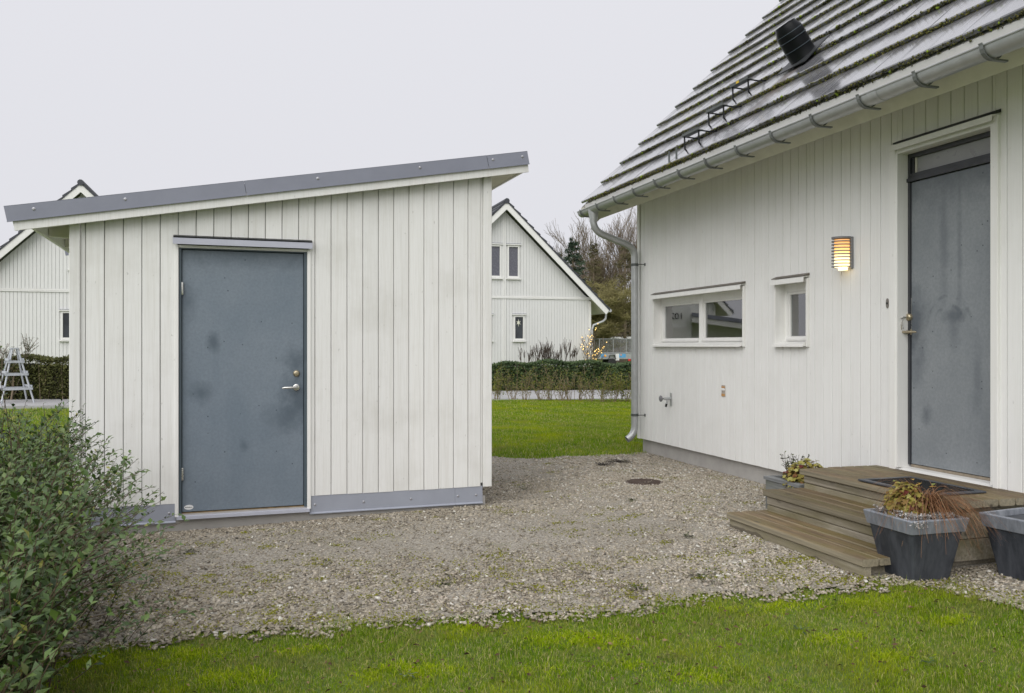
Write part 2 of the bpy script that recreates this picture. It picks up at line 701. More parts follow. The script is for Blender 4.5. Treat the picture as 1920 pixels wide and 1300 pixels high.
def grass_mat():
    m = Mt('grass_blade', (.08, .13, .02), .7, spec=.04)
    t = m.attr('tint')
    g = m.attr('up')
    c = m.ramp(t, [(0, (.06, .14, .006)), (.35, (.165, .295, .010)), (.6, (.285, .395, .020)),
                   (.82, (.46, .42, .14)), (1, (.64, .56, .30))])
    patch = m.noise(1.1, 3, .6)
    c = m.mix(m.range(patch, .50, .66, .0, .8), c, (.36, .42, .006))
    p2 = m.noise(2.9, 3, .6)
    c = m.mix(m.range(p2, .52, .7, 0, .55), c, (.30, .27, .10))
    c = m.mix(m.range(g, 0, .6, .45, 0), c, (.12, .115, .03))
    m.base(c)
    tr = m.n('ShaderNodeBsdfTranslucent')
    m.l(c, tr.inputs[0])
    mx = m.n('ShaderNodeMixShader')
    mx.inputs[0].default_value = .35
    m.l(m.b.outputs[0], mx.inputs[1])
    m.l(tr.outputs[0], mx.inputs[2])
    m.l(mx.outputs[0], m.nt.nodes['Material Output'].inputs[0])
    return m.m


def soil_mat():
    m = Mt('lawn_ground', (.08, .11, .02), .9)
    a = m.noise(1.3, 5, .6)
    b = m.noise(22, 5, .65)
    c = m.mix(m.range(a, .35, .65), (.095, .155, .014), (.14, .19, .022))
    c = m.mix(m.range(b, .40, .70, 0, .7), c, (.055, .075, .018))
    m.base(c)
    m.bump(b, .8, .05)
    return m.m


def gravel_mat():
    m = Mt('crushed_limestone', (.35, .32, .27), .85)
    vo = m.n('ShaderNodeTexVoronoi')
    vo.inputs['Scale'].default_value = 62
    m.l(m.coord(), vo.inputs['Vector'])
    v2 = m.n('ShaderNodeTexVoronoi')
    v2.inputs['Scale'].default_value = 130
    m.l(m.coord(), v2.inputs['Vector'])
    c = m.ramp(vo.outputs['Color'], [(0, (.16, .14, .115)), (.3, (.29, .26, .215)), (.6, (.38, .345, .29)), (1, (.52, .49, .43))])
    c2 = m.ramp(v2.outputs['Color'], [(0, (.13, .115, .095)), (.5, (.31, .28, .235)), (1, (.48, .45, .39))])
    c = m.mix(.5, c, c2)
    big = m.noise(.9, 4, .6)
    c = m.mix(m.range(big, .42, .7, 0, .55), c, (.21, .185, .14))
    mo = m.noise(2.6, 6, .7)
    fine = m.noise(30, 3, .6)
    c = m.mix(m.math('MULTIPLY', m.range(mo, .57, .68, 0, .8), m.range(fine, .45, .6, 0, 1)), c, (.10, .105, .025))
    c = m.mix(m.range(vo.outputs['Distance'], .35, .8, 0, .55), c, (.09, .08, .065))
    m.base(c)
    h = m.math('ADD', m.math('MULTIPLY', vo.outputs['Distance'], -1.0), m.math('MULTIPLY', v2.outputs['Distance'], -.4))
    m.bump(h, .8, .012)
    return m.m


def stone_mat():
    m = Mt('gravel_stone', (.4, .37, .33), .8)
    c = m.ramp(m.attr('tint'), [(0, (.075, .065, .05)), (.22, (.205, .172, .125)), (.48, (.36, .315, .24)), (.72, (.47, .42, .335)),
                                (.88, (.47, .40, .33)), (1, (.66, .64, .58))])
    c = m.mix(m.range(m.noise(120, 3), .35, .7, 0, .3), c, (.2, .18, .15))
    big = m.noise(1.2, 4, .6)
    c = m.mix(m.range(big, .45, .7, 0, .38), c, (.19, .165, .12))
    m.base(c)
    return m.m


def lime():
    m = Mt('lime_moss_blade', (.3, .4, .01), .8, spec=.02)
    c = m.ramp(m.attr('tint'), [(0, (.22, .34, .006)), (.6, (.38, .48, .012)), (1, (.50, .52, .06))])
    m.base(c)
    tr = m.n('ShaderNodeBsdfTranslucent')
    m.l(c, tr.inputs[0])
    mx = m.n('ShaderNodeMixShader')
    mx.inputs[0].default_value = .35
    m.l(m.b.outputs[0], mx.inputs[1])
    m.l(tr.outputs[0], mx.inputs[2])
    m.l(mx.outputs[0], m.nt.nodes['Material Output'].inputs[0])
    return m.m


MT['lime'] = lime()
MT['litter'] = foliage('brown_litter', [(0, (.05, .032, .018)), (.6, (.12, .075, .04)), (1, (.25, .17, .09))], .8, .1, .2)
MT['lawn'] = soil_mat()
MT['grass'] = grass_mat()
MT['gravel'] = gravel_mat()
MT['stone'] = stone_mat()
MT['asphalt'] = simple('pale_wet_asphalt', (.36, .355, .36), .45, 0, .12, 3)
MT['moss'] = foliage('roof_moss', [(0, (.030, .030, .016)), (.35, (.090, .088, .036)), (.7, (.165, .165, .05)), (.92, (.21, .18, .06)), (1, (.20, .27, .03))], .9, 0, .2)
MT['privet'] = foliage('privet_leaf', [(0, (.014, .030, .010)), (.4, (.055, .105, .020)), (.75, (.115, .180, .040)), (.93, (.10, .12, .035)), (1, (.26, .26, .04))], .34, .16, .30, .10)
MT['stem'] = simple('brown_stem', (.085, .058, .035), .7, var=.3, scale=30)
MT['young_twig'] = simple('young_shrub_twig', (.23, .175, .10), .8, var=.3, scale=8)
MT['twig'] = simple('bare_twig', (.15, .115, .075), .8, var=.3, scale=8)
MT['lichen_bark'] = simple('lichen_bark', (.22, .195, .075), .85, var=.35, scale=2)
MT['larch'] = foliage('brown_larch_twigs', [(0, (.072, .062, .032)), (.6, (.140, .126, .060)), (1, (.20, .185, .085))], .8, 0, .2)
MT['spruce'] = foliage('spruce_needles', [(0, (.022, .040, .026)), (.6, (.052, .085, .050)), (1, (.095, .135, .075))], .7, 0, .2)
MT['hedge_green'] = foliage('hedge_leaf_green', [(0, (.022, .040, .014)), (.5, (.058, .096, .034)), (.85, (.10, .145, .050)), (1, (.12, .14, .05))], .45, .15)
MT['hedge_brown'] = foliage('hedge_leaf_olive', [(0, (.045, .045, .016)), (.4, (.085, .095, .026)), (.75, (.13, .135, .040)), (1, (.19, .15, .075))], .55, .15)
MT['lime_leaf'] = foliage('pale_green_leaf', [(0, (.09, .10, .02)), (.5, (.17, .19, .03)), (1, (.27, .27, .06))], .5, .3)
MT['heuchera'] = foliage('heuchera_leaf', [(0, (.09, .012, .018)), (.15, (.17, .055, .025)), (.4, (.23, .16, .035)), (.75, (.30, .27, .06)), (1, (.42, .40, .14))], .45, .25)
MT['silver'] = foliage('silver_leaf', [(0, (.20, .19, .18)), (.5, (.40, .38, .37)), (1, (.62, .59, .58))], .7, .15)
MT['sedge'] = foliage('bronze_sedge', [(0, (.10, .045, .02)), (.5, (.22, .105, .05)), (1, (.36, .22, .12))], .6, .2)
MT['dry'] = simple('dry_stalk', (.07, .052, .04), .8, var=.3)
MT['weed'] = foliage('weed_leaf', [(0, (.02, .016, .012)), (.5, (.045, .05, .02)), (1, (.10, .14, .03))], .6, .2)
MT['dead_weed'] = foliage('blackened_leaf', [(0, (.008, .007, .006)), (.6, (.024, .018, .013)), (1, (.06, .04, .03))], .7, .05)
MT['mossy'] = foliage('ground_moss', [(0, (.09, .09, .01)), (.6, (.17, .17, .015)), (1, (.26, .25, .03))], .9, .1, .2)
MT['soil'] = simple('dark_compost', (.035, .03, .026), .95, var=.4, scale=70, bump=.6, bscale=120)
MT['planter'] = None
MT['rock'] = simple('fieldstone', (.30, .26, .21), .85, 0, .3, 14, .5, 30)
MT['iron'] = simple('rusty_iron', (.085, .058, .046), .6, .3, .25, 12, .3, 60)
MT['wall_in'] = simple('interior_wall', (.55, .53, .49), .8, var=.05)
MT['curtain'] = simple('linen_curtain', (.62, .62, .56), .9, var=.08)


def planter_mat():
    m = Mt('zinc_look_planter', (.09, .10, .115), .5, spec=.3)
    a = m.noise(1.0, 5, .65, (14, 14, 3))
    b = m.noise(30, 4, .65)
    c = m.mix(m.range(a, .4, .72), (.030, .034, .042), (.085, .092, .108))
    c = m.mix(m.range(b, .45, .75, 0, .4), c, (.065, .070, .080))
    m.base(c)
    m.rough(m.range(a, .3, .7, .45, .65))
    return m.m


def rim_mat():
    m = Mt('chalky_planter_rim', (.3, .32, .36), .6)
    a = m.noise(1.0, 5, .65, (20, 20, 5))
    c = m.mix(m.range(a, .35, .7), (.14, .152, .178), (.29, .308, .345))
    m.base(c)
    return m.m


MT['planter'] = planter_mat()
MT['rim'] = rim_mat()


def glass_mat(name, tint, refl_rough=.02, trans=.75):
    m = Mt(name, tint, .02)
    nt = m.nt
    g = m.n('ShaderNodeBsdfGlossy')
    g.inputs['Roughness'].default_value = refl_rough
    t = m.n('ShaderNodeBsdfTransparent')
    t.inputs[0].default_value = (*tint, 1)
    fr = m.n('ShaderNodeFresnel')
    fr.inputs['IOR'].default_value = 1.5
    k = m.math('ADD', m.math('MULTIPLY', fr.outputs[0], 2.0), .16)
    mx = m.n('ShaderNodeMixShader')
    m.l(k, mx.inputs[0])
    m.l(t.outputs[0], mx.inputs[1])
    m.l(g.outputs[0], mx.inputs[2])
    m.l(mx.outputs[0], nt.nodes['Material Output'].inputs[0])
    return m.m


MT['glass'] = glass_mat('window_glass', (.80, .86, .84))
MT['dark_glass'] = simple('far_window_glass', (.035, .04, .045), .06, var=.5, scale=2.5)
MT['blind_glass'] = simple('window_with_grey_blind', (.12, .12, .145), .25, var=.05)
MT['frosted'] = simple('frosted_glass', (.30, .30, .31), .30, var=.08, scale=3, bump=.25, bscale=150)


def glow(name, col, strength):
    m = Mt(name, col, .4)
    m.b.inputs['Emission Color'].default_value = (*col, 1)
    m.b.inputs['Emission Strength'].default_value = strength
    return m.m


MT['bulb'] = glow('fairy_bulb', (1.0, .66, .20), 1.3)


def lamp_glow():
    m = Mt('lit_diffuser', (.8, .7, .5), .4)
    tc = m.n('ShaderNodeTexCoord')
    sp = m.n('ShaderNodeSeparateXYZ')
    m.l(tc.outputs['Object'], sp.inputs[0])
    f = m.range(sp.outputs['Z'], .22, .03, 0, 1)
    c = m.ramp(f, [(0, (.85, .33, .05)), (.45, (1, .52, .14)), (.75, (1, .78, .42)), (1, (1, .75, .38))])
    s = m.range(f, 0, .8, .55, 1.15)
    m.l(c, m.b.inputs['Emission Color'])
    m.l(s, m.b.inputs['Emission Strength'])
    return m.m


MT['lamp_glow'] = lamp_glow()

# ------------------------------------------------------------------ ground
FRONT_EDGE = [(-900, 1290), (-200, 1240), (190, 1212), (400, 1193), (640, 1175), (800, 1163), (960, 1158), (1130, 1148), (1300, 1128),
              (1450, 1113), (1640, 1098), (1720, 1097), (1800, 1106), (1900, 1132), (1960, 1150), (2600, 1330)]
BACK_EDGE = [(-900, 815), (100, 812), (300, 830), (700, 850), (920, 859), (1000, 862), (1100, 858), (1208, 851), (1260, 846), (1700, 830)]


def proj(x, y, z):
    return 960 + F_PX * x / y, 649 + F_PX * (CAM_Z - z) / y


def wob(x, y, s=1.0):
    return (np.sin(x * 3.1 * s + 1.3) * np.cos(y * 2.7 * s) + .6 * np.sin(x * 7.3 * s + y * 5.1 * s) + .4 * np.sin(x * 15 * s - y * 13 * s)) / 2


def is_front_lawn(x, y, pad=0.0):
    px, py = proj(x, np.maximum(y, .6), height(x, y))
    e = np.interp(px, [p[0] for p in FRONT_EDGE], [p[1] for p in FRONT_EDGE])
    return (y < 7) & ((py + wob(x, y, 2) * 13 + wob(x, y, 5) * 5 + pad > e) | (y < 2.5))


def is_back_lawn(x, y, pad=0.0):
    px, py = proj(x, np.maximum(y, .6), height(x, y))
    e = np.interp(px, [p[0] for p in BACK_EDGE], [p[1] for p in BACK_EDGE])
    return ((y > 6.5) & (py + wob(x, y, 1.5) * 2.5 - pad < e)) | (x + .12 * wob(x, y, 2) < -3.75)


def is_gravel(x, y, pad=0.0):
    return ~is_front_lawn(x, y, -pad) & ~is_back_lawn(x, y, -pad * .3)


gx = np.concatenate([np.linspace(-420, -14, 24), np.linspace(-13, 13, 131), np.linspace(14, 420, 24)])
gy = np.concatenate([np.linspace(-60, -2.2, 12), np.linspace(-2, 26, 141), np.linspace(27, 600, 30)])
XX, YY = np.meshgrid(gx, gy)
ZZ = height(XX, YY)
nx, ny = len(gx), len(gy)
idx = np.arange(nx * ny).reshape(ny, nx)
quads = np.stack([idx[:-1, :-1], idx[:-1, 1:], idx[1:, 1:], idx[1:, :-1]], -1).reshape(-1, 4)
ground = link('ground', np_mesh('ground', np.stack([XX, YY, ZZ], -1).reshape(-1, 3), [quads], MT['lawn'], smooth=True))
tag(ground, kind='structure')

gx = np.arange(-7.5, 6.6, .045)
gy = np.arange(2.4, 12.4, .045)
XX, YY = np.meshgrid(gx, gy)
idx = np.arange(XX.size).reshape(XX.shape)
msk = is_gravel(XX, YY, 4)
cell = msk[:-1, :-1] & msk[:-1, 1:] & msk[1:, 1:] & msk[1:, :-1]
quads = np.stack([idx[:-1, :-1], idx[:-1, 1:], idx[1:, 1:], idx[1:, :-1]], -1)[cell]
used = np.unique(quads)
re = np.full(XX.size, -1)
re[used] = np.arange(len(used))
und = wob(XX, YY, 3.1) * .004
V = np.stack([XX, YY, height(XX, YY) + .014 + und], -1).reshape(-1, 3)[used]
gravel_yard = link('gravel_yard', np_mesh('gravel_yard', V, [re[quads]], MT['gravel'], smooth=True))
tag(gravel_yard, kind='structure')

# road beyond the back lawn
rd0, rd1 = on_ground(960, 751.5).y, on_ground(960, 734.5).y
mb = MB()
for i in range(40):
    x0, x1 = -60 + i * 3, -57 + i * 3
    mb.box(x0, x1, rd0 + x0 * .18, rd1 + x0 * .18, -.2, .035)
road_v = []
mb = MB()
mb.add([(-60, rd0 - 60 * .2, .03), (60, rd0 + 60 * .2, .03), (60, rd1 + 60 * .2, .03), (-60, rd1 - 60 * .2, .03),
        (-60, rd0 - 60 * .2, -.2), (60, rd0 + 60 * .2, -.2), (60, rd1 + 60 * .2, -.2), (-60, rd1 - 60 * .2, -.2)],
       [(0, 1, 2, 3), (0, 4, 5, 1), (2, 6, 7, 3)])
tag(mb.build('road', MT['asphalt']), kind='structure')

# ------------------------------------------------------------------ garden shed
shed = thing('garden_shed', 'low white plank shed with a lilac grey roof edge and a blue grey steel door', 'shed', (S0[0], S0[1], 0), S_RZ)


def sx(px, v=0.0):
    return on_shed(px, 649, v)[0]


SW = sx(921.5)
SD = 2.4
FB = lambda x: 2.262 + .1738 * (x + .362)         # underside line of the gable board
BZ = .186
D0, D1 = sx(327.9), sx(582.8)                      # outer edges of the door trim
DT = 2.205

# shell
mb = MB()
prof = [(.02, BZ), (SW - .02, .05), (SW - .02, FB(SW) + .06), (.02, FB(0) + .06)]
d0, d1 = D0 + .03, D1 - .03
mb.prism([(.02, BZ), (d0, BZ), (d0, FB(d0) + .06), (.02, FB(0) + .06)], .03, .06, 'y')
mb.prism([(d1, BZ), (SW - .02, BZ), (SW - .02, FB(SW) + .06), (d1, FB(d1) + .06)], .03, .06, 'y')
mb.prism([(d0, DT), (d1, DT), (d1, FB(d1) + .06), (d0, FB(d0) + .06)], .03, .06, 'y')
mb.build('wall_sheathing', MT['dark_gap'], shed)
mb = MB()
mb.box(.0, .028, .065, SD, BZ, FB(0) + .04)
mb.box(SW - .028, SW, .065, SD, BZ, FB(SW) + .03)
mb.prism([(.03, BZ), (SW - .03, BZ), (SW - .03, FB(SW) + .05), (.03, FB(0) + .05)], SD - .025, SD, 'y')
mb.build('rear_cladding', MT['shed_paint'], shed)

# front boards
edges = [sx(160.2)]
pitch = .1312
while edges[-1] + pitch < sx(899.2) + .02:
    edges.append(edges[-1] + pitch)
edges.append(sx(901.6))


def vboard(mb, x0, x1, z0, z1, y0=0.0, th=.022, ch=.004):
    """vertical plank with eased front edges; z0/z1 may be functions of x"""
    f0 = z0 if callable(z0) else (lambda x: z0)
    f1 = z1 if callable(z1) else (lambda x: z1)
    pr = [(x0, y0 + th), (x0, y0 + ch), (x0 + ch, y0), (x1 - ch, y0), (x1, y0 + ch), (x1, y0 + th)]
    mb.prism(pr, lambda p: f0(p[0]), lambda p: f1(p[0]), 'z')


for i in range(len(edges) - 1):
    a, b = edges[i] + .0022, edges[i + 1] - .0022
    if b - a < .01:
        continue
    mb = MB()
    dy = RNG.uniform(-.0015, .0015)
    if b < D0 + .01 or a > D1 - .01:
        vboard(mb, a, b, BZ + RNG.uniform(-.002, .002), lambda x: FB(x) + .04, dy)
    else:
        xa, xb = max(a, D0 + .02), min(b, D1 - .02)
        if xa > a + .005:
            vboard(mb, a, xa, BZ, lambda x: FB(x) + .04, dy)
        if xb < b - .005:
            vboard(mb, xb, b, BZ, lambda x: FB(x) + .04, dy)
        vboard(mb, max(a, xa), min(b, xb), 2.255, lambda x: FB(x) + .04, dy)
    mb.build('board', MT['shed_paint'], shed)
# corner boards and the recessed strips beside them
c0, c1 = sx(130.1), sx(150.4)
for (a, b, y, nm) in ((0, sx(150.4), -.012, 'corner_board'), (sx(906), SW, -.012, 'corner_board')):
    mb = MB()
    vboard(mb, a, b, BZ - .002, lambda x: FB(x) + .04, y, .035, .004)
    mb.build(nm, MT['shed_paint'], shed)
mb = MB()
vboard(mb, sx(150.4), sx(159.4), BZ, lambda x: FB(x) + .03, .013, .014, .003)
mb.build('recessed_strip', MT['shed_paint'], shed)
mb = MB()
vboard(mb, sx(902), sx(905.6), BZ + .03, lambda x: FB(x) + .03, .014, .012, .001)
mb.build('recessed_strip', MT['shed_paint'], shed)

# plinth and base flashing
mb = MB()
mb.box(.035, SW - .055, .012, SD - .03, -.25, .10)
mb.build('plinth', MT['concrete'], shed)


def flashing_run(x0, x1, seams=()):
    xs = [x0] + list(seams) + [x1]
    o = None
    for a, b in zip(xs[:-1], xs[1:]):
        m2 = MB()
        pr = [(.008, .19), (.004, .19), (.003, .052), (-.012, .044), (-.012, .038), (.007, .046)]
        m2.prism([(p[0] , p[1]) for p in pr], a, b - (.0015 if b != x1 else 0), 'x')
        o = m2.build('base_flashing', MT['sheet_base'], shed)
        yield o, a, b


def screw_at(parent, x, y, z, r=.007):
    m2 = MB()
    m2.lathe([(r * 1.5, 0), (r * 1.5, .001), (r, .003), (r * .8, .006), (0, .0065)], 10, (0, 0, 0), 'y')
    m2.v = [(p[0], -abs(p[1]), p[2]) for p in m2.v]
    return m2.build('screw', MT['screw'], parent, (x, y, z))


runs = list(flashing_run(sx(140), sx(329.5))) + list(flashing_run(sx(580.2), sx(904.9), (sx(853.5),)))
for px, k in ((317, 0), (590.6, 1), (682, 1), (771, 1), (859, 2), (893, 2), (200, 0)):
    screw_at(runs[k][0], sx(px), .003, .112)

# door
mb = MB()
for a, b in ((D0, sx(334.9)), (sx(576), D1)):
    vboard(mb, a, b, .083, DT + .005, -.012, .03, .003)
    mb.build('door_trim', MT['trim_paint'], shed)
    mb = MB()
mb.box(sx(334.9), sx(576), .0, .022, 2.192, 2.212)
mb.build('door_trim', MT['trim_paint'], shed)
fl, fr_ = sx(334.9), sx(576)
ll, lr = sx(341.5, .03), sx(568.8, .03)
mb = MB()
mb.box(fl, ll - .004, .008, .075, .10, 2.192)
mb.box(lr + .004, fr_, .008, .075, .10, 2.192)
mb.box(ll - .004, lr + .004, .008, .075, 2.183, 2.192)
mb.box(ll - .004, lr + .004, .06, .09, .1, 2.185)
mb.build('door_frame', MT['door_frame_blue'], shed, bevel=.002)
sm = [((lr - ll) * .50 + ll, .62, .05, .07, .5), (lr - .02, 1.02, .20, .34, .75), (lr - .05, 1.28, .16, .18, .6), (ll + .23, 1.45, .06, .09, .75),
      (ll + .14, 1.05, .11, .11, .65), (ll + .5, 2.20, 1.1, .17, .6), (ll, .5, .06, 2.4, .3), (ll + .03, 1.78, .10, .2, .5),  # the wide band darkens the leaf towards its top edge
      (lr - .15, .84, .2, .2, .5)]
MT['shed_door'] = door_mat('blue_grey_steel_door', (.158, .196, .238), (.062, .085, .110), (.195, .232, .272), sm)
mb = MB()
mb.box(ll, lr, .03, .06, .112, 2.178)
door = mb.build('door', MT['shed_door'], shed, bevel=.0015)
# oak threshold strip and sheet sill
mb = MB()
mb.box(fl, fr_, .018, .075, .094, .106)
mb.build('threshold', simple('oak_threshold', (.20, .14, .07), .6, var=.4, scale=20), shed)
mb = MB()
mb.prism([(.07, .092), (-.028, .086), (-.030, .062), (-.026, .062), (-.022, .080), (.07, .084)], sx(331), sx(580), 'x')
mb.build('door_sill', MT['sheet_sill'], shed)
# head flashing
mb = MB()
mb.prism([(.02, 2.272), (-.004, 2.270), (-.052, 2.262), (-.055, 2.214), (-.051, 2.214), (-.047, 2.256), (.02, 2.262)], sx(324, -.05), sx(586, -.05), 'x')
mb.build('head_flashing', MT['sheet_sill'], shed)
mb = MB()
mb.prism([(.0, 2.290), (-.046, 2.274), (-.046, 2.266), (.0, 2.274)], sx(325, -.04), sx(585.5, -.04), 'x')
mb.build('head_gasket', MT['black'], shed)
for pz in (on_shed(341, 541)[1], on_shed(340, 890)[1]):
    mb = MB()
    mb.lathe([(.0, -.052), (.008, -.048), (.0095, -.04), (.0095, -.0015), (.0085, -.001), (.0085, .001), (.0095, .0015), (.0095, .04), (.008, .048), (0, .052)], 12)
    mb.box(-.012, .0, .004, .016, -.04, .04)
    mb.build('hinge', MT['steel'], door, (ll + .002, .016, pz), smooth=True)
lx, lz = on_shed(555.8, 700.5, .03)
mb = MB()
mb.lathe([(.0275, .0), (.0275, .004), (.025, .012), (.016, .020), (.013, .021), (0, .021)], 22, (0, 0, 0), 'y')
mb.v = [(p[0], -p[1] if p[1] > 0 else p[1], p[2]) for p in mb.v]
lock = mb.build('lock_cylinder', MT['brass'], door, (lx, .03, lz), smooth=True)
lx, lz = on_shed(555.5, 726.5, .03)
mb = MB()
mb.lathe([(.026, .0), (.026, -.006), (.022, -.009), (.014, -.009), (.012, -.03)], 20, (0, 0, 0), 'y')
mb.v = [(p[0], -abs(p[1]), p[2]) for p in mb.v]
mb.tube([(0, -.02, 0), (0, -.046, .001), (-.014, -.055, .001), (-.10, -.055, .0), (-.114, -.050, -.004)], [.009, .0095, .009, .0085, .006], 10)
mb.build('handle', MT['steel'], door, (lx, .03, lz), smooth=True)


def sticker(parent, x, y, z, yaw_right=False):
    m2 = MB()
    n = 28
    m2.prism([(.034 * math.cos(2 * math.pi * k / n), .019 * math.sin(2 * math.pi * k / n)) for k in range(n)], -.0012, 0, 'y')
    s = m2.build('sticker', MT['white_plastic'], parent, (x, y, z))
    m2 = MB()
    # the maker's mark: too small in the photograph to be more than a bar of slanted strokes
    for i, (a, b, h) in enumerate(((-.026, -.019, .007), (-.0175, -.013, .0045), (-.0115, -.0065, .0055), (-.005, .0, .0045), (.0015, .007, .006),
                                   (.0085, .0135, .0045), (.015, .0195, .0045), (.021, .026, .0045))):
        m2.box(x + a, x + b, y - .0021, y - .0013, z - .003, z - .003 + h)
    m2.build('sticker_print', MT['ink'], parent)
    return s


tx, tz = on_shed(354, 951.5, .03)
sticker(door, tx, .03, tz)

# roof: gable boards, sheet edge, eave boards, soffit
RX0, RX1 = -.362, 3.651
YF = -.10
YB = SD + .10
slope = .1738


def gable_board(y0, y1, x0, x1, z0, z1, name, mat, parent=shed, cut=.03):
    m2 = MB()
    m2.prism([(x0 + cut * .6, FB(x0) + z0), (x1 + cut * .15, FB(x1) + z0), (x1 - cut * .2, FB(x1) + z1), (x0, FB(x0) + z1)], y0, y1, 'y')
    return m2.build(name, mat, parent)


gable_board(YF, YF + .022, RX0, RX1, 0, .095, 'gable_board', MT['shed_paint'])
gable_board(YB - .022, YB, RX0, RX1, 0, .095, 'gable_board', MT['shed_paint'])
mb = MB()
mb.prism([(RX0 + .05, FB(RX0) + .105), (RX1 - .05, FB(RX1) + .105), (RX1 - .05, FB(RX1) + .165), (RX0 + .05, FB(RX0) + .165)], YF + .024, YB - .024, 'y')
roof = mb.build('roof', MT['sheet'], shed)
sm0, sm1 = sx(457.5, YF), sx(912, YF)
ends = [(RX0 - .05, sm0), (sm0, sm1), (sm1, RX1 - .012)]
for i, (a, b) in enumerate(ends):
    m2 = MB()
    o = .0012 * i
    m2.prism([(a + .022, FB(a) + .070), (b + .018, FB(b) + .070), (b - .003, FB(b) + .181), (a, FB(a) + .181)], YF - .012 - o, YF - .009 - o, 'y')
    m2.prism([(a + .022, FB(a) + .066), (b + .018, FB(b) + .066), (b + .018, FB(b) + .071), (a + .022, FB(a) + .071)], YF - .019 - o, YF - .009 - o, 'y')
    m2.prism([(a, FB(a) + .178), (b - .003, FB(b) + .178), (b - .003, FB(b) + .182), (a, FB(a) + .182)], YF - .012 - o, YF + .06, 'y')
    e = m2.build('roof_edge', MT['sheet'], shed)
    for px in {0: (63.5, 235), 1: (596, 787.5), 2: (924.5, 979.5)}[i]:
        xx = sx(px, YF - .012)
        screw_at(e, xx, YF - .0125 - o, FB(xx) + .137, .008)
m2 = MB()
m2.prism([(RX0 - .03, FB(RX0) + .075), (RX1, FB(RX1) + .075), (RX1, FB(RX1) + .18), (RX0 - .05, FB(RX0) + .18)], YB + .006, YB + .01, 'y')
m2.build('roof_edge', MT['sheet'], shed)
m2 = MB()
m2.box(RX1 - .015, RX1 - .012, YF - .012, YB + .01, FB(RX1) + .07, FB(RX1) + .178)
m2.build('roof_edge', MT['sheet'], shed)
# eaves, low and high side
ex = sx(61.8, YF + .03)
m2 = MB()
m2.box(ex - .022, ex, YF + .023, YB - .023, FB(ex) + .004, FB(ex) + .10)
m2.build('eave_board', MT['shed_paint'], shed)
m2 = MB()
m2.prism([(ex, FB(ex) + .085), (.0, FB(0) + .085), (.0, FB(0) + .103), (ex, FB(ex) + .103)], YF + .023, YB - .023, 'y')
m2.build('soffit', MT['soffit'], shed)
for yy in (.55, 1.35, 2.1):
    m2 = MB()
    m2.prism([(ex + .002, FB(ex) + .02), (-.001, FB(0) - .03), (-.001, FB(0) + .084), (ex + .002, FB(ex) + .084)], yy, yy + .045, 'y')
    m2.build('rafter_end', MT['soffit'], shed)
ex2 = sx(982.9, YF + .03)
m2 = MB()
m2.box(ex2 - .022, ex2 + .0, YF + .023, YB - .023, FB(ex2) + .004, FB(ex2) + .10)
m2.build('eave_board', MT['shed_paint'], shed)
m2 = MB()
m2.prism([(SW + .001, FB(SW) + .02), (ex2 - .023, FB(ex2) + .01), (ex2 - .023, FB(ex2) + .10), (SW + .001, FB(SW) + .10)], YF + .023, YB - .023, 'y')
m2.build('soffit', MT['soffit'], shed)

# ------------------------------------------------------------------ dwelling house
house = thing('white_house', 'white plank house with a mossy grey tile roof beside wooden steps', 'house', (H0[0], H0[1], 0), H_RZ)
HL = 9.2                                        # length of the wall built
HB0, HB1 = .29, 3.34


def hx(px, v=0.0):
    return on_house(px, 649, v)[0]


W1 = (hx(1227), hx(1397.5), 1.412, 2.0)
W2 = (hx(1455), hx(1517.5), 1.412, 2.0)
DX0, DX1, DZ0, DZ1 = hx(1683), hx(1866.5), .53, 2.85
OPEN = [W1, W2, (DX0, DX1, .2, DZ1)]


def strips(mb, x0, x1, z0, z1, fn):
    """vertical strips of a wall field minus the openings"""
    cuts = sorted({x0, x1} | {c for o in OPEN for c in o[:2] if x0 < c < x1})
    for a, b in zip(cuts[:-1], cuts[1:]):
        if b - a < .006:
            continue
        segs = [(z0, z1)]
        for o in OPEN:
            if o[0] < (a + b) / 2 < o[1]:
                ns = []
                for s in segs:
                    if o[2] > s[0]:
                        ns.append((s[0], min(o[2], s[1])))
                    if o[3] < s[1]:
                        ns.append((max(o[3], s[0]), s[1]))
                segs = ns
        for s in segs:
            if s[1] - s[0] > .01:
                fn(mb, a, b, s[0], s[1])


mb = MB()
strips(mb, .02, HL - .02, HB0 + .004, 3.6, lambda m, a, b, z0, z1: m.box(a, b, .0215, .20, z0, z1))
mb.build('wall_core', MT['dark_gap'], house)
x = hx(1207.8)
mb = MB()
vboard(mb, -.012, hx(1200.6), HB0 - .003, HB1, -.014, .036, .003)
mb.build('corner_board', MT['house_paint'], house)
mb = MB()
vboard(mb, hx(1202.0), x - .002, HB0, HB1, -.002, .022, .002)
mb.build('corner_board', MT['house_paint'], house)
while x < HL - .02:
    w = .1131
    mb = MB()
    dy = RNG.uniform(-.001, .001)
    strips(mb, x + .0022, min(x + w - .0022, HL), HB0 + RNG.uniform(-.001, .001), HB1,
           lambda m, a, b, z0, z1: vboard(m, a, b, z0, z1, dy, .0205, .0026 if b - a > .012 else .001))
    if mb.v:
        mb.build('board', MT['house_paint'], house)
    x += w
mb = MB()
mb.box(.055, HL - .05, .035, .24, -.3, HB0 + .02)
mb.box(.055, .24, .25, 6.5, -.3, HB0 + .02)
mb.build('plinth', MT['concrete'], house)
# gable ends and back
HD = 6.86
mb = MB()
for xx in (-.012, HL - .02):
    mb.prism([(.021, HB0), (HD, HB0), (HD, 3.5), (HD / 2, 3.5 + HD / 2 - .05), (.021, 3.5)], xx, xx + .03, 'x')
mb.box(0.02, HL - .02, HD, HD + .03, HB0, 3.6)
mb.build('gable_cladding', MT['house_paint'], house)
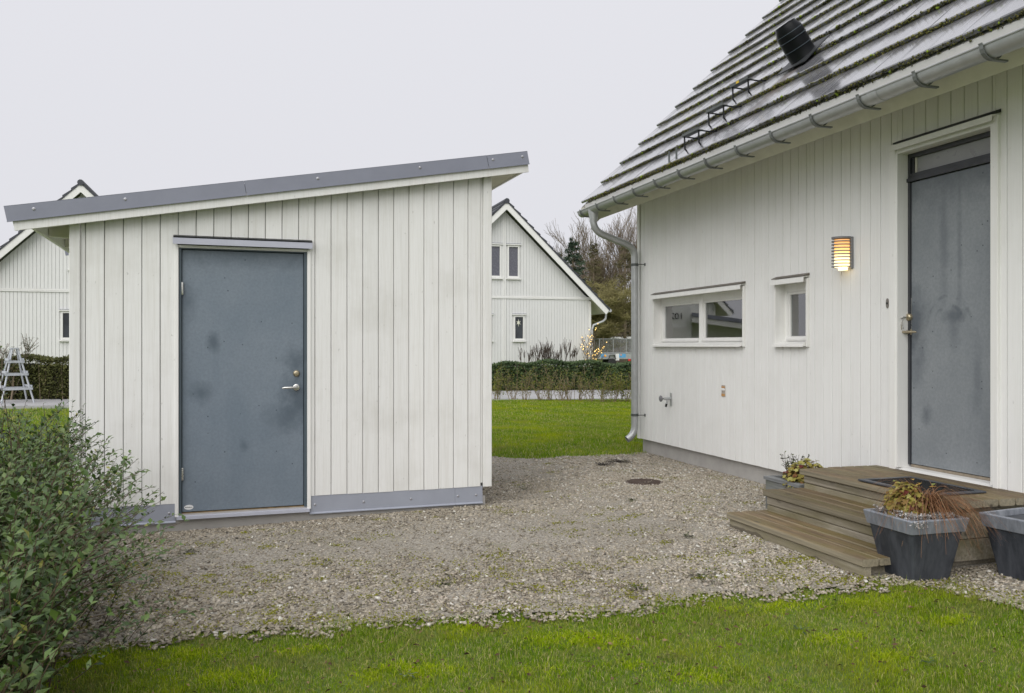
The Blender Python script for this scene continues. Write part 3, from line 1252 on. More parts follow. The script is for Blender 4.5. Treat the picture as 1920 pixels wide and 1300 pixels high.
# rooms behind the two windows
mb = MB()
mb.box(.2, 4.2, 2.2, 2.25, .5, 2.9)
mb.box(.2, 4.2, .2, 2.25, 2.85, 2.9)
mb.box(.2, 4.2, .2, 2.25, .5, .55)
mb.box(.2, .25, .2, 2.25, .55, 2.85)
mb.box(4.15, 4.2, .2, 2.25, .55, 2.85)
mb.box(2.55, 2.62, .2, 2.2, .55, 2.85)
mb.build('room', MT['wall_in'], house)


# windows
def window(W, panes):
    x0, x1, z0, z1 = W
    m2 = MB()
    t = .022
    m2.box(x0, x0 + t, -.022, .14, z0, z1)
    m2.box(x1 - t, x1, -.022, .14, z0, z1)
    m2.box(x0 + t, x1 - t, -.018, .14, z1 - t, z1)
    m2.box(x0 + t, x1 - t, .02, .14, z0, z0 + t)
    win = m2.build('window', MT['trim_paint'], house, bevel=.002)
    # frame set back in the reveal
    yi = .075
    m2 = MB()
    f = .042
    m2.box(x0 + t, x0 + t + f, yi, yi + .06, z0 + t, z1 - t)
    m2.box(x1 - t - f, x1 - t, yi, yi + .06, z0 + t, z1 - t)
    m2.box(x0 + t + f, x1 - t - f, yi, yi + .06, z1 - t - f - .03, z1 - t)
    m2.box(x0 + t + f, x1 - t - f, yi, yi + .06, z0 + t, z0 + t + f)
    xs = [x0 + t + f] + panes + [x1 - t - f]
    for c in panes:
        m2.box(c - .035, c + .035, yi - .006, yi + .06, z0 + t + .012, z1 - t)
    m2.build('frame', MT['trim_paint'], win, bevel=.002)
    for i in range(len(xs) - 1):
        a = xs[i] + (.035 if i else 0)
        b = xs[i + 1] - (.035 if i < len(xs) - 2 else 0)
        m2 = MB()
        zb, zt = z0 + t + f, z1 - t - f - .03
        s = .024
        m2.box(a + .002, a + s, yi + .008, yi + .05, zb, zt)
        m2.box(b - s, b - .002, yi + .008, yi + .05, zb, zt)
        m2.box(a + s, b - s, yi + .008, yi + .05, zt - s, zt - .001)
        m2.build('sash', MT['trim_paint'], win, bevel=.002)
        m2 = MB()
        m2.prism([(yi + .05, zb + .002), (yi - .016, zb - .010), (yi - .018, zb + .004), (yi - .002, zb + .026), (yi + .012, zb + .032), (yi + .05, zb + .032)], a + .003, b - .003, 'x')
        m2.build('glazing_rail', MT['sheet_white'], win)
        m2 = MB()
        m2.box(a + s, b - s, yi + .026, yi + .030, zb + .032, zt - s)
        m2.build('pane', MT['glass'], win)
    # sill and head flashing
    m2 = MB()
    m2.prism([(.075, z0 + t + .028), (-.045, z0 + .022), (-.047, z0 + .0), (-.044, z0 + .0), (-.041, z0 + .018), (.075, z0 + t + .022)], x0 + .004, x1 - .028, 'x')
    m2.prism([(.03, z0 + .05), (-.036, z0 + .04), (-.047, z0 + .016), (-.04, z0 + .004), (.03, z0 + .02)], x1 - .028, x1 - .026, 'x')
    m2.build('sill', MT['trim_paint'], win)
    m2 = MB()
    m2.prism([(.0, z1 + .024), (-.058, z1 + .012), (-.060, z1 - .032), (-.056, z1 - .032), (-.053, z1 + .006), (.0, z1 + .014)], x0 - .006, x1 - .004, 'x')
    m2.build('head_flashing', MT['trim_paint'], win)
    m2 = MB()
    m2.prism([(-.001, z1 + .046), (-.050, z1 + .026), (-.052, z1 + .018), (-.001, z1 + .027)], x0 + .002, x1 + .006, 'x')
    m2.build('head_gasket', simple('brown_head_gasket', (.13, .115, .095), .6), win)
    return win


window(W1, [hx(1314.5, .075)])
window(W2, [])
# curtains
def curtain(x0, x1, y, z0, z1):
    m2 = MB()
    n = 30
    vs, fs = [], []
    for i in range(n + 1):
        xx = x0 + (x1 - x0) * i / n
        yy = y + .018 * math.sin(i * 1.7)
        vs += [(xx, yy, z0), (xx, yy, z1), (xx, yy + .003, z0), (xx, yy + .003, z1)]
    for i in range(n):
        a = 4 * i
        fs += [(a, a + 4, a + 5, a + 1), (a + 2, a + 3, a + 7, a + 6)]
    m2.add(vs, fs)
    c = m2.build('curtain', MT['curtain'], None, smooth=True)
    return c


for (a, b, lab) in ((W1[0] + .05, W1[0] + .15, 'pale curtain hanging at the far end of the wide window'),
                    (W1[0] + 1.03, W1[0] + 1.16, 'narrow pale curtain fold just past the mullion of the wide window'),
                    (W2[0] + .06, W2[0] + .22, 'pale curtain inside the small window near the lamp')):
    c = curtain(0, b - a, 0, 0, 1.5)
    c.location = h_world(a, .26, 0.9)
    c.rotation_euler = (0, 0, H_RZ)
    tag(c, lab, 'curtain', 'curtains inside the windows')

# entrance
mb = MB()
vboard(mb, hx(1671.5), DX0 + .001, DZ0 - .08, DZ1 + .04, -.024, .044, .003)
mb.build('door_trim', MT['trim_paint'], house)
mb = MB()
vboard(mb, DX1 - .001, DX1 + .038, DZ0 - .12, DZ1 + .04, -.024, .044, .003)
mb.build('door_trim', MT['trim_paint'], house)
mb = MB()
mb.box(DX0 + .001, DX1 - .001, -.018, .12, DZ1 - .02, DZ1 + .02)
mb.build('door_trim', MT['trim_paint'], house)
mb = MB()
mb.box(DX0 + .001, DX0 + .02, -.02, .12, DZ0, DZ1 - .02)
mb.box(DX1 - .02, DX1 - .001, -.02, .12, DZ0, DZ1 - .02)
mb.build('door_reveal', MT['trim_paint'], house)
yl = .085
ex0, ex1 = DX0 + .02, DX1 - .02
zt0, zt1 = 2.622, 2.83
mb = MB()
mb.box(ex0, ex0 + .022, yl - .012, yl + .06, DZ0 + .02, zt1)
mb.box(ex1 - .022, ex1, yl - .012, yl + .06, DZ0 + .02, zt1)
mb.box(ex0 + .022, ex1 - .022, yl - .012, yl + .06, zt1 - .03, zt1)
mb.box(ex0 + .022, ex1 - .022, yl - .012, yl + .06, zt0 + .022, zt0 + .062)
mb.box(ex0 - .004, ex1, yl - .024, yl - .004, zt0 + .002, zt0 + .028)
mb.box(ex0 + .022, ex0 + .045, yl + .002, yl + .05, zt0 + .062, zt1 - .03)
mb.build('door_frame', MT['door_frame_grey'], house, bevel=.002)
mb = MB()
mb.box(ex0 + .046, ex0 + .062, yl + .012, yl + .05, zt0 + .063, zt1 - .031)
mb.build('transom_bead', MT['soffit'], house)
mb = MB()
mb.box(ex0 + .062, ex1 - .022, yl + .02, yl + .028, zt0 + .063, zt1 - .031)
mb.build('transom_pane', MT['frosted'], house)
hs = [(ex0 + .06, 1.62, .14, .30, .75), (ex0 + .08, 1.30, .12, .2, .6), (ex0 + .52, 2.62, 1.0, .25, .55), (ex0 + .33, 2.2, .05, .6, .4),
      (ex0 + .47, 2.1, .03, .7, .4), (ex0 + .42, 1.98 - .35, .14, .06, .55), (ex0 + .17, .93, .06, .1, .6), (ex0 + .42, 1.52, .06, .18, .35),
      (ex0 + .62, 1.2, .05, .3, .35)]
MT['house_door'] = door_mat('grey_front_door', (.205, .225, .242), (.062, .076, .096), (.265, .285, .30), hs, (ex0 + .38, 1.58, .22))
mb = MB()
mb.box(ex0 + .024, ex1 - .024, yl, yl + .05, DZ0 + .026, zt0 - .001)
hdoor = mb.build('front_door', MT['house_door'], house, bevel=.002)
mb = MB()
mb.box(ex0 + .022, ex1 - .022, yl - .004, yl + .06, DZ0 + .004, DZ0 + .022)
mb.build('threshold', simple('weathered_threshold', (.24, .20, .15), .6, var=.3, scale=20), house)
mb = MB()
mb.prism([(yl + .02, DZ0 + .004), (.02, DZ0 - .002), (-.078, DZ0 - .045), (-.092, DZ0 - .062), (-.094, DZ0 - .10), (-.086, DZ0 - .10), (-.08, DZ0 - .066), (.0, DZ0 - .03), (yl + .02, DZ0 - .02)],
         hx(1672), DX1 + .005, 'x')
mb.build('door_sill', MT['sheet_white'], house)
mb = MB()
mb.prism([(.0, DZ0 - .02), (-.07, DZ0 - .05), (-.092, DZ0 - .065), (-.09, DZ0 - .095), (-.06, DZ0 - .075), (.0, DZ0 - .06)], DX1 + .006, DX1 + .009, 'x')
mb.build('sill_end', MT['sheet'], house)
mb = MB()
mb.prism([(.0, DZ1 + .052), (-.062, DZ1 + .04), (-.064, DZ1 + .0), (-.06, DZ1 + .0), (-.057, DZ1 + .034), (.0, DZ1 + .042)], hx(1671, -.05), DX1 + .03, 'x')
mb.build('door_head', MT['trim_paint'], house)
mb = MB()
mb.prism([(-.001, DZ1 + .078), (-.054, DZ1 + .058), (-.056, DZ1 + .046), (-.001, DZ1 + .055)], hx(1677, -.04), DX1 + .045, 'x')
mb.build('head_gasket', MT['black_trim'], house)
lx, lz = on_house(1706, 595, yl)
mb = MB()
mb.lathe([(.028, .0), (.028, .012), (.024, .022), (.017, .026), (.015, .024), (0, .024)], 22, (0, 0, 0), 'y')
mb.v = [(p[0], -abs(p[1]), p[2]) for p in mb.v]
mb.build('lock_cylinder', MT['brass'], hdoor, (lx, yl, lz), smooth=True)
LOCK = (lx, lz)
kx, kz = on_house(1706, 623, yl)
mb = MB()
mb.lathe([(.026, .0), (.026, .008), (.014, .010), (.012, .03)], 20, (0, 0, 0), 'y')
mb.v = [(p[0], -abs(p[1]), p[2]) for p in mb.v]
mb.tube([(0, -.02, 0), (0, -.05, 0), (-.0, -.058, 0)], [.0095, .0095, .009], 10)
mb.tube([(-.012, -.056, 0), (.10, -.056, .0), (.118, -.05, -.002)], [.009, .0085, .006], 10)
mb.build('handle', MT['brass'], hdoor, (kx, yl, kz), smooth=True)
mb = MB()
mb.box(ex0 + .0235, ex0 + .0262, yl - .0035, yl, 1.50, 1.78)
mb.build('strike_plate', MT['steel'], hdoor)
tx, tz = on_house(1868, 888.5, yl)
sticker(hdoor, min(tx, ex1 - .052), yl, tz)

# eaves: 45 degree fascia, soffit, barge board
VX = -.262                                       # verge
RX_END = HL + .25
mb = MB()
mb.prism([(-.575, 3.145), (-.425, 2.995), (-.409, 3.011), (-.559, 3.161)], VX + .03, RX_END, 'x')
mb.build('fascia', MT['soffit'], house)
mb = MB()
mb.prism([(-.41, 3.012), (.0, 3.30), (.0, 3.32), (-.42, 3.03)], VX + .03, RX_END, 'x')
mb.build('soffit', MT['soffit'], house)
mb = MB()
for xx in (VX - .005, RX_END):
    mb.prism([(-.655, 3.12), (-.475, 2.935), (HD / 2, 2.935 + HD / 2 + .475), (HD / 2, 3.12 + HD / 2 + .655)], xx, xx + .028, 'x')
mb.build('barge_board', MT['soffit'], house)
mb = MB()
mb.prism([(-.645, 3.135), (-.625, 3.115), (HD / 2, 3.115 + HD / 2 + .625), (HD / 2, 3.14 + HD / 2 + .645)], VX - .008, VX + .02, 'x')
mb.build('verge_strip', MT['black_trim'], house)

# roof and tiles
NROW = 15
mb = MB()
mb.prism([(ROOF_Y + .05, ROOF_Z + .02), (ROOF_Y + .06, ROOF_Z - .035), (HD / 2, ROOF_Z - .045 + HD / 2 - ROOF_Y - .04), (HD / 2, ROOF_Z - .02 + HD / 2 - ROOF_Y - .01)], VX + .02, RX_END, 'x')
mb.prism([(HD - ROOF_Y, ROOF_Z - .045), (HD - ROOF_Y, ROOF_Z + .0), (HD / 2 + .005, ROOF_Z + HD / 2 - ROOF_Y), (HD / 2 + .005, ROOF_Z - .05 + HD / 2 - ROOF_Y)], VX + .02, RX_END, 'x')
roofo = mb.build('roof', MT['black_trim'], house)
TW = .258
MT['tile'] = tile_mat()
# one tile in roof coordinates: local X across, local Y up the slope, local Z normal to the slope
tmesh = []
for k in range(4):
    m2 = MB()
    r = random.Random(k)
    w, L, t = TW - .003, .425, .030
    lift0, lift1 = .052, .012
    bow = r.uniform(-.002, .002)
    vs = []
    for i in range(3):
        xx = w * i / 2
        cz = bow if i == 1 else 0
        vs += [(xx, 0, lift0 - t), (xx, -.002, lift0 - .006 + cz), (xx, .006, lift0 + cz), (xx, L, lift1 + cz), (xx, L, lift1 - t * .3)]
    fs = []
    for i in range(2):
        for j in range(4):
            a = i * 5 + j
            fs.append((a, a + 5, a + 6, a + 1))
        fs.append((i * 5 + 4, i * 5 + 9, i * 5 + 5, i * 5))
    fs.append((0, 1, 2, 3, 4))
    fs.append((14, 13, 12, 11, 10))
    m2.add(vs, fs)
    M45 = Matrix.Rotation(math.radians(45), 4, 'X')
    m2.xform(M45)
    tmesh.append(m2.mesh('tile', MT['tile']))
n_part = 0
rest = MB()
for r_ in range(NROW):
    yb = ROOF_Y + ROW * r_
    zb = ROOF_Z + ROW * r_
    c_ = 0
    xx = VX
    while xx < RX_END - .05:
        p = h_world(xx + TW / 2, yb + .12, zb + .12)
        vis = False
        if p.y > .5:
            px, py = proj(p.x, p.y, p.z)
            vis = px < 1985 and py > -30
        jx, jz = RNG.uniform(-.001, .001), RNG.uniform(-.002, .002)
        if vis and n_part < 300:
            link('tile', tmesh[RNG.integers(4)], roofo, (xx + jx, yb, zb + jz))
            n_part += 1
        else:
            src = tmesh[RNG.integers(4)]
            o = len(rest.v)
            rest.v += [(v.co.x + xx + jx, v.co.y + yb, v.co.z + zb + jz) for v in src.vertices]
            rest.f += [tuple(i + o for i in pl.vertices) for pl in src.polygons]
        xx += TW
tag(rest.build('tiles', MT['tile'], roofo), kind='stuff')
print('tiles as parts', n_part)
# moss along the lower edge of every course
def moss():
    oct_v = np.array([(1, 0, 0), (-1, 0, 0), (0, 1, 0), (0, -1, 0), (0, 0, 1), (0, 0, -1)], float)
    oct_f = np.array([(0, 2, 4), (2, 1, 4), (1, 3, 4), (3, 0, 4), (2, 0, 5), (1, 2, 5), (3, 1, 5), (0, 3, 5)])
    P, R, T = [], [], []
    for r_ in range(NROW):
        n = 2300 if r_ < 11 else 500
        xs = RNG.uniform(VX + .10, HL, n)
        thick = .55 + .45 * np.sin(xs * 2.3 + r_ * 1.7) * np.sin(xs * 5.1 + r_)
        thick *= np.where(xs < VX + .3, .5, 1)
        lev = RNG.uniform(0, 1, n) ** .8
        # from the course below up to the tile's top edge (normal to the slope)
        nn = .004 + lev * .048
        up = RNG.uniform(-.014, .002, n)
        y = ROOF_Y + ROW * r_ + (up - nn) * .7071
        if r_ == 0:
            nn = lev * .052 - .003
            y = ROOF_Y + (up - nn) * .7071
        z = ROOF_Z + ROW * r_ + (up + nn) * .7071
        P.append(np.stack([xs, y, z], -1))
        rad = RNG.uniform(.0045, .0105, n) * (.6 + .6 * np.clip(thick, 0, 1))
        big = RNG.uniform(0, 1, n) > .985
        rad[big] *= 1.8
        R.append(rad)
        tt = np.clip(RNG.normal(.42, .22, n) + .2 * np.sin(xs * 1.1 + r_ * 2.1), 0, .9)
        tt[big] = 1.0
        T.append(tt)
    P, R, T = np.concatenate(P), np.concatenate(R), np.concatenate(T)
    n = len(P)
    V = P[:, None, :] + oct_v[None] * R[:, None, None] * RNG.uniform(.6, 1.3, (n, 6, 1))
    F = (oct_f[None] + (np.arange(n) * 6)[:, None, None]).reshape(-1, 3)
    return np_mesh('moss', V.reshape(-1, 3), [F], MT['moss'], {'tint': np.repeat(T, 6)})


tag(link('moss', moss(), roofo), kind='stuff')

# vent pipe on the roof
mb = MB()
mb.lathe([(.125, -.12), (.125, .03), (.121, .035), (.121, .145), (.126, .148), (.126, .155), (.121, .158), (.121, .235), (.126, .238), (.126, .245), (.121, .248),
          (.121, .30), (.092, .375), (.094, .38), (.086, .38), (.084, .30), (0, .28)], 28)
tilt = Matrix.Rotation(math.radians(36), 4, 'X')
mb.xform(tilt)
vp = mb.build('vent_pipe', MT['black'], roofo, tuple(_vb), smooth=True)
for zz in (.151, .2415, .30):  # thin lighter bands: highlights on the pipe's ribs put into the colour
    mb = MB()
    mb.lathe([(.1262, -.002), (.1275, -.001), (.1275, .001), (.1262, .002)] if zz < .29 else [(.1212, -.002), (.122, 0), (.1212, .002)], 28, (0, 0, zz))
    mb.xform(tilt)
    o_ = mb.build('vent_ring_highlight', MT['door_frame_blue'], roofo, tuple(_vb), smooth=True)
mb = MB()
mb.prism([(-.20, -.17), (.20, -.17), (.20, .20), (-.20, .20)], .058, .066, 'z')
mb.xform(M45)
mb.build('vent_flange', MT['black_trim'], roofo, tuple(_vb))

# roof steps
def roof_step(px, py, yellow=False):
    b = on_roof(px, py)
    w = .27
    m2 = MB()
    for xx in (0, w):
        m2.tube([(xx, .17, .19), (xx, .02, .04), (xx, -.02, .02), (xx, -.05, .05), (xx, -.055, .175)], .008, 6)
        m2.tube([(xx, .17, .19), (xx, .33, .35)], .006, 5)
        m2.tube([(xx, -.055, .165), (xx, .06, .16), (xx, .14, .17)], .007, 6)
    s = m2.build('roof_step', MT['black'], roofo, tuple(b))
    m2 = MB()
    m2.box(-.02, w + .02, -.075, -.068, .165, .185)
    m2.box(-.02, w + .02, -.068, -.02, .163, .170)
    for k in range(9):
        m2.box(-.01 + k * .035, .004 + k * .035, -.075, -.07, .185, .197)
    m2.build('tread', MT['zinc_dark'], s)
    if yellow:
        m2 = MB()
        m2.box(.10, .145, -.079, -.0755, .168, .19)
        m2.build('leaf', simple('yellow_leaf', (.6, .42, .03), .6), s)


for px, py, yl_ in ((1383, 197, True), (1338, 245, False), (1293, 290, False)):
    roof_step(px, py, yl_)
b = on_roof(1264, 308)
mb = MB()
for xx in (0, .15):
    mb.box(xx, xx + .028, -.065, -.058, -.02, .12)
    mb.tube([(xx + .014, -.06, .0), (xx + .014, .06, .07), (xx + .014, .2, .21)], .006, 5)
mb.tube([(0, -.06, .0), (.17, -.06, .0)], .007, 5)
mb.build('ladder_hook', MT['zinc_dark'], roofo, tuple(b))

# gutter, brackets, downpipe
GY, GZ, GR = -.640, 3.075, .066
mb = MB()
n = 12
prof = []
for k in range(n + 1):
    a = math.pi + math.pi * k / n
    prof.append((GY + GR * math.cos(a), GZ + GR * math.sin(a)))
inner = [(GY + (GR - .003) * math.cos(math.pi + math.pi * k / n), GZ + (GR - .003) * math.sin(math.pi + math.pi * k / n)) for k in range(n, -1, -1)]
g0, g1 = hx(1092, -.64) , RX_END
seam = hx(1640, -.64)
mb.prism(prof + inner, g0, g1, 'x')
mb.tube([(g0, GY - GR - .002, GZ), (g1, GY - GR - .002, GZ)], .007, 8)
mb.prism(prof, g0 - .002, g0, 'x')
gut = mb.build('gutter', MT['zinc'], house, smooth=True)
m2 = MB()
m2.prism([(ROOF_Y + .06, ROOF_Z + .050), (ROOF_Y - .004, ROOF_Z - .006), (GY + .035, GZ + .012), (GY + .035, GZ - .02), (ROOF_Y + .004, ROOF_Z - .022), (ROOF_Y + .06, ROOF_Z + .040)], VX + .04, RX_END, 'x')
m2.build('skylit_gutter_sheet', MT['sheet_white'], house)  # added white sheet, stands for the sky-lit inside of the gutter
for px in (1640, 1158):
    s0 = hx(px, -.64)
    mb = MB()
    o2 = [(GY + (GR + .003) * math.cos(math.pi + math.pi * k / n), GZ + (GR + .003) * math.sin(math.pi + math.pi * k / n)) for k in range(n + 1)]
    i2 = [(GY + (GR + .0006) * math.cos(math.pi + math.pi * k / n), GZ + (GR + .0006) * math.sin(math.pi + math.pi * k / n)) for k in range(n, -1, -1)]
    mb.prism(o2 + i2, s0, s0 + .09, 'x')
    mb.build('gutter_joint', MT['zinc'], gut, smooth=True)
for k in range(-1, 19):
    bx = .36 + .5 * k + .0
    mb = MB()
    pts = [(bx, GY + (GR + .006) * math.cos(a), GZ + (GR + .006) * math.sin(a)) for a in [math.pi * (1 + j / 10) for j in range(9)]]
    pts = [(bx, GY - GR - .012, GZ + .012)] + pts
    mb2 = MB()
    for (p, q) in zip(pts[:-1], pts[1:]):
        d = Vector((0, q[1] - p[1], q[2] - p[2])).normalized()
        nn = Vector((0, d.z, -d.y)) * .005
        mb2.add([(bx - .013, p[1], p[2]), (bx + .013, p[1], p[2]), (bx + .013, q[1], q[2]), (bx - .013, q[1], q[2]),
                 (bx - .013, p[1] + nn.y, p[2] + nn.z), (bx + .013, p[1] + nn.y, p[2] + nn.z), (bx + .013, q[1] + nn.y, q[2] + nn.z), (bx - .013, q[1] + nn.y, q[2] + nn.z)],
                [(0, 1, 2, 3), (7, 6, 5, 4), (0, 4, 5, 1), (2, 6, 7, 3), (1, 5, 6, 2), (3, 7, 4, 0)])
    mb2.box(bx - .012, bx + .012, -.65, -.535, 2.998, 3.008)
    mb2.build('bracket', MT['bracket'], gut)
PXX = hx(1190, -.10)


def arc(p0, p1, p2, n=7):
    p0, p1, p2 = Vector(p0), Vector(p1), Vector(p2)
    return [p0 * (1 - t) ** 2 + p1 * 2 * t * (1 - t) + p2 * t * t for t in [i / n for i in range(n + 1)]]


PY = -.10
path = [(PXX, GY, GZ - .055), (PXX, GY, 2.95)]
path += arc((PXX, GY, 2.93), (PXX, GY, 2.80), (PXX, GY + .13, 2.755))
path += arc((PXX, PY - .13, 2.66), (PXX, PY, 2.615), (PXX, PY, 2.50))
path += [(PXX, PY, 2.2), (PXX, PY, .62)]
path += arc((PXX, PY, .45), (PXX, PY, .34), (PXX, PY - .10, .285))
mb = MB()
mb.tube(path, .042, 16, cap=False)
dp = mb.build('downpipe', MT['zinc'], house, smooth=True)
mb = MB()
mb.lathe([(.066, .14), (.064, .10), (.046, .0), (.0435, -.03)], 18, (PXX, GY, 2.93))
mb.build('outlet', MT['zinc'], dp, smooth=True)
for z in (on_house(1190, 497, PY)[1], on_house(1190, 778, PY)[1]):
    mb = MB()
    mb.lathe([(.0465, -.016), (.0465, .016)], 16, (PXX, PY, z))
    mb.tube([(PXX + .03, PY + .02, z), (PXX + .075, PY + .02, z), (PXX + .085, .0, z)], .006, 6)
    mb.box(PXX + .072, PXX + .098, -.008, -.001, z - .016, z + .016)
    mb.build('pipe_clip', MT['zinc_dark'], dp, smooth=True)
for z in (2.50, 2.36, .60):
    mb = MB()
    mb.lathe([(.0432, -.003), (.0436, -.002), (.0436, .002), (.0432, .003)], 16, (PXX, PY, z))
    mb.build('pipe_seam', MT['zinc'], dp, smooth=True)


# ------------------------------------------------------------------ fixtures on the house wall
def on_wall(px, py, v=0.0):
    X, Z = on_house(px, py, v)
    return h_world(X, v, Z)


# wall lamp
lx, lz0 = on_house(1588, 505)
_, lz1 = on_house(1588, 446)
lamp = thing('wall_lamp', 'lit wall lamp with curved grey louvres and warm yellow light', 'wall lamp', h_world(lx - .055, 0, lz0), H_RZ)
LH = lz1 - lz0
mb = MB()
mb.box(-.012, .138, -.024, -.002, .0, LH)
mb.build('back_plate', MT['lamp_grey'], lamp, bevel=.004)
mb = MB()


def half(r, y0, n=10):
    return [(.063 + r * math.cos(math.pi + math.pi * k / n), y0 + r * 1.62 * math.sin(math.pi + math.pi * k / n)) for k in range(n + 1)]


mb.prism(half(.056, -.026), .012, LH - .02, 'z')
mb.build('diffuser', MT['lamp_glow'], lamp, smooth=True)
for k in range(10):
    z = .012 + (LH - .026) * k / 9
    mb = MB()
    o = half(.072, -.025)
    i = half(.0575, -.025)[::-1]
    mb.prism(o + i, z, z + (.008 if k < 9 else .014), 'z')
    if k == 9:
        mb.prism(half(.072, -.025), z + .011, z + .0145, 'z')
    mb.build('louvre', MT['lamp_grey'], lamp)
mb = MB()
mb.prism(half(.036, -.026), -.012, .010, 'z')
mb.build('lower_lens', MT['lamp_glow'], lamp, smooth=True)

# water tap
tx, tz = on_house(1259, 749)
tap = thing('garden_tap', 'small frost proof garden tap with round handwheel on white wall', 'tap', h_world(tx, 0, tz), H_RZ)
mb = MB()
mb.box(-.017, .017, -.012, -.001, -.075, .075)
mb.build('tap_plate', MT['zinc'], tap, bevel=.005)
mb = MB()
mb.tube([(0, -.01, .01), (0, -.08, .01), (0, -.10, .01)], [.017, .016, .011], 12)
mb.tube([(0, -.05, 0), (0, -.055, -.03), (0, -.065, -.055)], [.012, .012, .009], 10)
mb.build('tap_body', MT['zinc'], tap, smooth=True)
mb = MB()
mb.tube([(0, -.09, .01), (0, -.125, .01)], .006, 8)
mb.lathe([(0, .12), (.028, .122), (.036, .130), (.036, .138), (.028, .144), (0, .144)], 18, (0, 0, .01), 'y')
mb.v = [(p[0], -abs(p[1]) if abs(p[1]) > .1 else p[1], p[2]) for p in mb.v]
mb.build('handwheel', MT['lamp_grey'], tap, smooth=True)
mb = MB()
mb.tube([(0, -.062, -.05), (0, -.072, -.085)], [.013, .011], 10)
mb.build('hose_coupling', MT['black'], tap, smooth=True)

# small plate between tap and steps
tx, tz = on_house(1357, 733)
sp = thing('wall_plate', 'tiny grey and rust coloured plate under the wide window', 'wall plate', h_world(tx, 0, tz), H_RZ)
mb = MB()
mb.box(-.035, .035, -.006, -.0005, -.058, .058)
mb.build('plate', simple('tarnished_plate', (.42, .38, .34), .6, .2, .2, 40), sp, bevel=.003)
mb = MB()
for xx in (-.016, .016):
    mb.lathe([(.013, 0), (.013, .008), (.008, .010), (0, .010)], 12, (xx, -.006, .012), 'y')
mb.v = [(p[0], -.006 - abs(p[1] + .006), p[2]) for p in mb.v]
mb.build('stud', MT['white_plastic'], sp)
mb = MB()
mb.box(-.031, .031, -.009, -.006, -.055, -.030)
mb.box(-.031, .031, -.009, -.006, .030, .044)
mb.build('rusty_band', simple('rust_band', (.48, .26, .09), .7, 0, .3, 60), sp)

# door bell
tx, tz = on_house(1664.6, 569)
bell = thing('door_bell', 'narrow oval bell push beside the grey front door', 'door bell', h_world(tx, 0, tz), H_RZ)
mb = MB()
mb.prism([(.013 * math.cos(t), .037 * (1 if math.sin(t) > 0 else -1) * abs(math.sin(t)) ** .8) for t in [2 * math.pi * k / 24 for k in range(24)]], -.007, -.0005, 'y')
mb.build('bell_plate', simple('dull_bell_plate', (.26, .24, .22), .45, .5), bell)
mb = MB()
mb.lathe([(.008, -.007), (.008, -.011), (0, -.012)], 14, (0, 0, 0), 'z')
mb.xform(Matrix.Rotation(math.radians(-90), 4, 'X'))
mb.v = [(p[0], -abs(p[1]), p[2]) for p in mb.v]
mb.build('bell_button', MT['ink'], bell)

# keys left in the front door
kp = h_world(LOCK[0], yl - .03, LOCK[1])
keys = thing('bunch_of_keys', 'bunch of keys hanging from the front door lock', 'keys', kp, H_RZ)
mb = MB()
mb.box(-.0045, .0045, -.030, .0, -.004, .004)
mb.lathe([(0, -.002), (.012, -.002), (.012, .002), (0, .002)], 12, (-.002, -.038, -.004))
mb.build('key', MT['steel'], keys)
mb = MB()
ring = [(-.012 + .016 * math.cos(t), -.036, -.022 + .016 * math.sin(t)) for t in [2 * math.pi * k / 16 for k in range(17)]]
mb.tube(ring, .0016, 5, cap=False)
mb.build('key_ring', MT['steel'], keys)
for j, (dx, rz_) in enumerate(((-.026, 18), (-.012, -6), (.002, -20))):
    mb = MB()
    mb.lathe([(0, -.0012), (.011, -.0012), (.011, .0012), (0, .0012)], 12, (0, 0, 0), 'y')
    mb.box(-.0035, .0035, -.0011, .0011, -.046, -.009)
    mb.box(-.006, .0035, -.0011, .0011, -.044, -.036)
    mb.xform(Matrix.Translation((dx, -.037 - .003 * j, -.046)) @ Matrix.Rotation(math.radians(rz_), 4, 'Y'))
    mb.build('key', MT['brass'] if j == 1 else MT['steel'], keys)

# ------------------------------------------------------------------ wooden steps
sp0 = h_world(4.2, 0, .10)
steps = thing('wooden_steps', 'weathered wooden entrance steps with three treads, green with algae', 'steps', (sp0.x, sp0.y, 0), H_RZ)
SX0, SX1 = 0.0, 1.42                              # local: along the wall
LAND, T2, T3 = .515, .375, .228


def plank(x0, x1, y0, y1, z0, z1, mat, name='board', ch=.006):
    """horizontal board along X with eased long edges"""
    m2 = MB()
    pr = [(y0 + ch, z0), (y1 - ch, z0), (y1, z0 + ch), (y1, z1 - ch), (y1 - ch, z1), (y0 + ch, z1), (y0, z1 - ch), (y0, z0 + ch)]
    j = RNG.uniform(-.004, .004)
    m2.prism(pr, x0 + j, x1 + RNG.uniform(-.004, .004), 'x')
    return m2.build(name, mat, steps)


y = -.69
while y < -.03:
    y2 = min(y + .112, -.004)
    plank(SX0, SX1, y, y2, LAND - .042, LAND + RNG.uniform(-.0015, .0015), MT['step_top'])
    y += .1205
for y0, tz in ((-1.0, T2), (-1.3, T3)):
    for k in range(3):
        plank(SX0, SX1, y0 + k * .1195, y0 + k * .1195 + .110, tz - .042, tz + RNG.uniform(-.0015, .0015), MT['step_top'])
for y0, zt, zb in ((-.668, LAND - .044, T2 - .01), (-.978, T2 - .044, T3 - .01)):
    zm = zb + (zt - zb) * .45
    plank(SX0 + .02, SX1 - .02, y0, y0 + .028, zm + .003, zt, MT['step_front'], 'riser_board')
    plank(SX0 + .02, SX1 - .02, y0 + .004, y0 + .032, zb, zm, MT['step_front'], 'riser_board')
plank(SX0 + .01, SX1 - .008, -1.278, -1.233, .04, T3 - .044, MT['step_wet'], 'riser_board')
